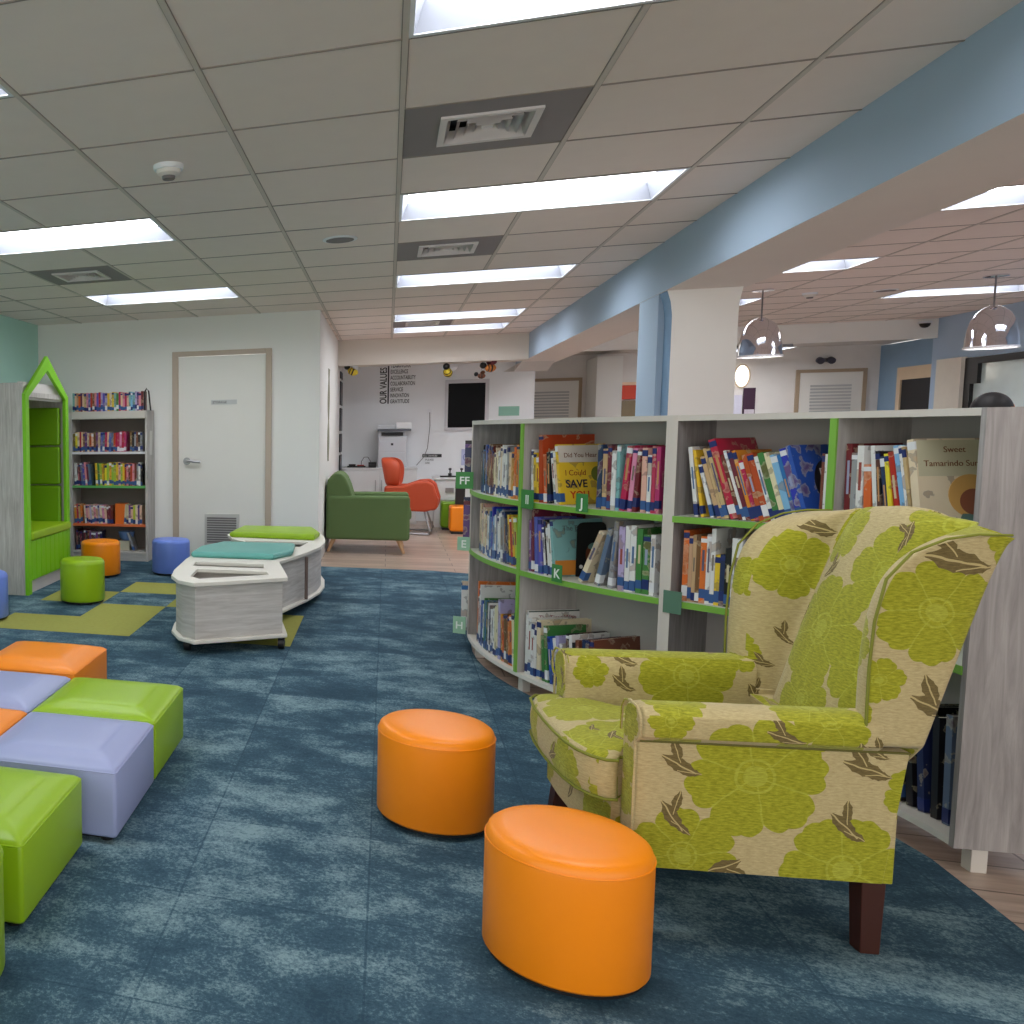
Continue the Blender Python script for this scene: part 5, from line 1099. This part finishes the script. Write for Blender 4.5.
# ================================================================ person seen over the bookcase end
def person(x,y,rz,H):
    k=H/1.72
    P=[((0,0,.95),(.135,.10)),((0,0,1.12),(.125,.095)),((0,0,1.30),(.15,.105)),((0,0,1.42),(.11,.08)),((0,0,1.50),(.055,.055)),
       ((.19,0,1.40),(.06,.06)),((.24,0,1.13),(.045,.045)),((.25,.06,.90),(.033,.033)),((.25,.08,.80),(.035,.02)),
       ((-.19,0,1.40),(.06,.06)),((-.24,0,1.13),(.045,.045)),((-.25,.06,.90),(.033,.033)),((-.25,.08,.80),(.035,.02)),
       ((.09,0,.88),(.09,.09)),((.10,.0,.50),(.062,.062)),((.10,-.01,.10),(.042,.042)),((.10,.12,.04),(.04,.03)),
       ((-.09,0,.88),(.09,.09)),((-.10,.0,.50),(.062,.062)),((-.10,-.01,.10),(.042,.042)),((-.10,.12,.04),(.04,.03))]
    E_=[(0,1),(1,2),(2,3),(3,4),(3,5),(5,6),(6,7),(7,8),(3,9),(9,10),(10,11),(11,12),(0,13),(13,14),(14,15),(15,16),(0,17),(17,18),(18,19),(19,20)]
    me=bpy.data.meshes.new('body'); me.from_pydata([tuple(c*k for c in p) for p,_ in P],E_,[])
    body=bpy.data.objects.new('person',me); COL.objects.link(body)
    body.modifiers.new('skin','SKIN'); sv=me.skin_vertices[0].data
    for i,(_,r) in enumerate(P): sv[i].radius=(r[0]*k,r[1]*k)
    sv[0].use_root=True
    sb=body.modifiers.new('sub','SUBSURF'); sb.levels=1; sb.render_levels=1
    me.materials.append(plain('person_clothes',(70,80,110),.8)); bake(body)
    body.location=(x,y,0); body.rotation_euler=(0,0,rz)
    tag(body,'dark haired person in profile beyond the grey end panel, only head top visible','person')
    skin=plain('skin',(196,132,96),.55)
    bm=bmesh.new(); bmesh.ops.create_uvsphere(bm,u_segments=28,v_segments=20,radius=1)
    for v in bm.verts:
        c=v.co; z=c.z
        w=.075*(1 if z>-.1 else 1-.35*(-z-.1)); dpt=.098*(1 if z>-.2 else 1-.18*(-z-.2))
        y_=c.y*dpt
        v.co=Vector((c.x*w,y_+.008,z*.118))
        # nose and chin and brow
        if c.y>.8 and -.25<z<.12 and abs(c.x)<.2: v.co.y+=.020*(1-abs(c.x)/.2)
        if c.y>.6 and z<-.75: v.co.y+=.012
    bmesh.ops.transform(bm,matrix=Matrix.Translation((0,.01,1.615*k)),verts=bm.verts); link('head',bm,skin,body,smooth=True)
    bm=bmesh.new(); bmesh.ops.create_uvsphere(bm,u_segments=28,v_segments=20,radius=1,matrix=Matrix.Translation((0,-.012,1.645*k))@Matrix.Diagonal((.092,.112,.118,1)))
    bmesh.ops.delete(bm,geom=[v for v in bm.verts if (v.co.y>.055 and v.co.z<1.66*k) or v.co.z<1.55*k],context='VERTS'); link('hair',bm,plain('hair_black',(16,14,16),.6),body,smooth=True)
    for s in (-1,1):
        bm=bmesh.new(); bmesh.ops.create_uvsphere(bm,u_segments=10,v_segments=8,radius=.012,matrix=Matrix.Translation((s*.03,.098,1.615*k))); link('eye',bm,plain('eye_white',(226,222,216),.3),body,smooth=True)
        bm=bmesh.new(); bmesh.ops.create_uvsphere(bm,u_segments=10,v_segments=8,radius=.03,matrix=Matrix.Translation((s*.078,.0,1.60*k))@Matrix.Diagonal((.25,.6,1,1))); link('ear',bm,skin,body,smooth=True)
        for f in range(5):
            bm=bmesh.new(); fx=s*(.25*k-.02+f*.011); 
            bm_cyl(bm,(fx,.08*k,.80*k),(fx+(s*.03 if f==0 else 0),.09*k,(.80-.075+.008*abs(f-2))*k),.008,8,.006); link('finger',bm,skin,body,smooth=True)
    bm=bmesh.new(); bm_box(bm,-.022,.022,.10,.106,1.555*k,1.562*k); link('mouth',bm,plain('lip',(150,80,70),.5),body)
person(3.79,7.60,rad(-80),1.43)
# ================================================================ light, world, camera
def area(name,x,y,z,sx,sy,pw):
    pass
w=bpy.data.worlds.new('World'); SC.world=w; w.use_nodes=True
bg=w.node_tree.nodes['Background']; bg.inputs[0].default_value=(1,.97,.93,1); bg.inputs[1].default_value=1.3
cam=bpy.data.cameras.new('Camera'); co=bpy.data.objects.new('Camera',cam); COL.objects.link(co); SC.camera=co
yaw,pitch,roll=-.3336,-.0891,-.0133; f=892.61; px=78.194
Fv=Vector((math.sin(yaw)*math.cos(pitch),math.cos(yaw)*math.cos(pitch),math.sin(pitch))); r_=Vector((math.cos(yaw),-math.sin(yaw),0)); u_=r_.cross(Fv)
r2=math.cos(roll)*r_+math.sin(roll)*u_; u2=-math.sin(roll)*r_+math.cos(roll)*u_
Mx=Matrix((r2,u2,-Fv)).transposed().to_4x4(); Mx.translation=(0,0,1.30); co.matrix_world=Mx
cam.sensor_width=36; cam.lens=f/1024*36; cam.shift_x=(512-px)/1024; cam.clip_start=.05; cam.clip_end=100
SC.view_settings.view_transform='Standard'; SC.view_settings.look='None'; SC.view_settings.gamma=1; SC.view_settings.use_curve_mapping=False
SC.view_settings.exposure=0.75
SC.cycles.diffuse_bounces=8; SC.cycles.max_bounces=12
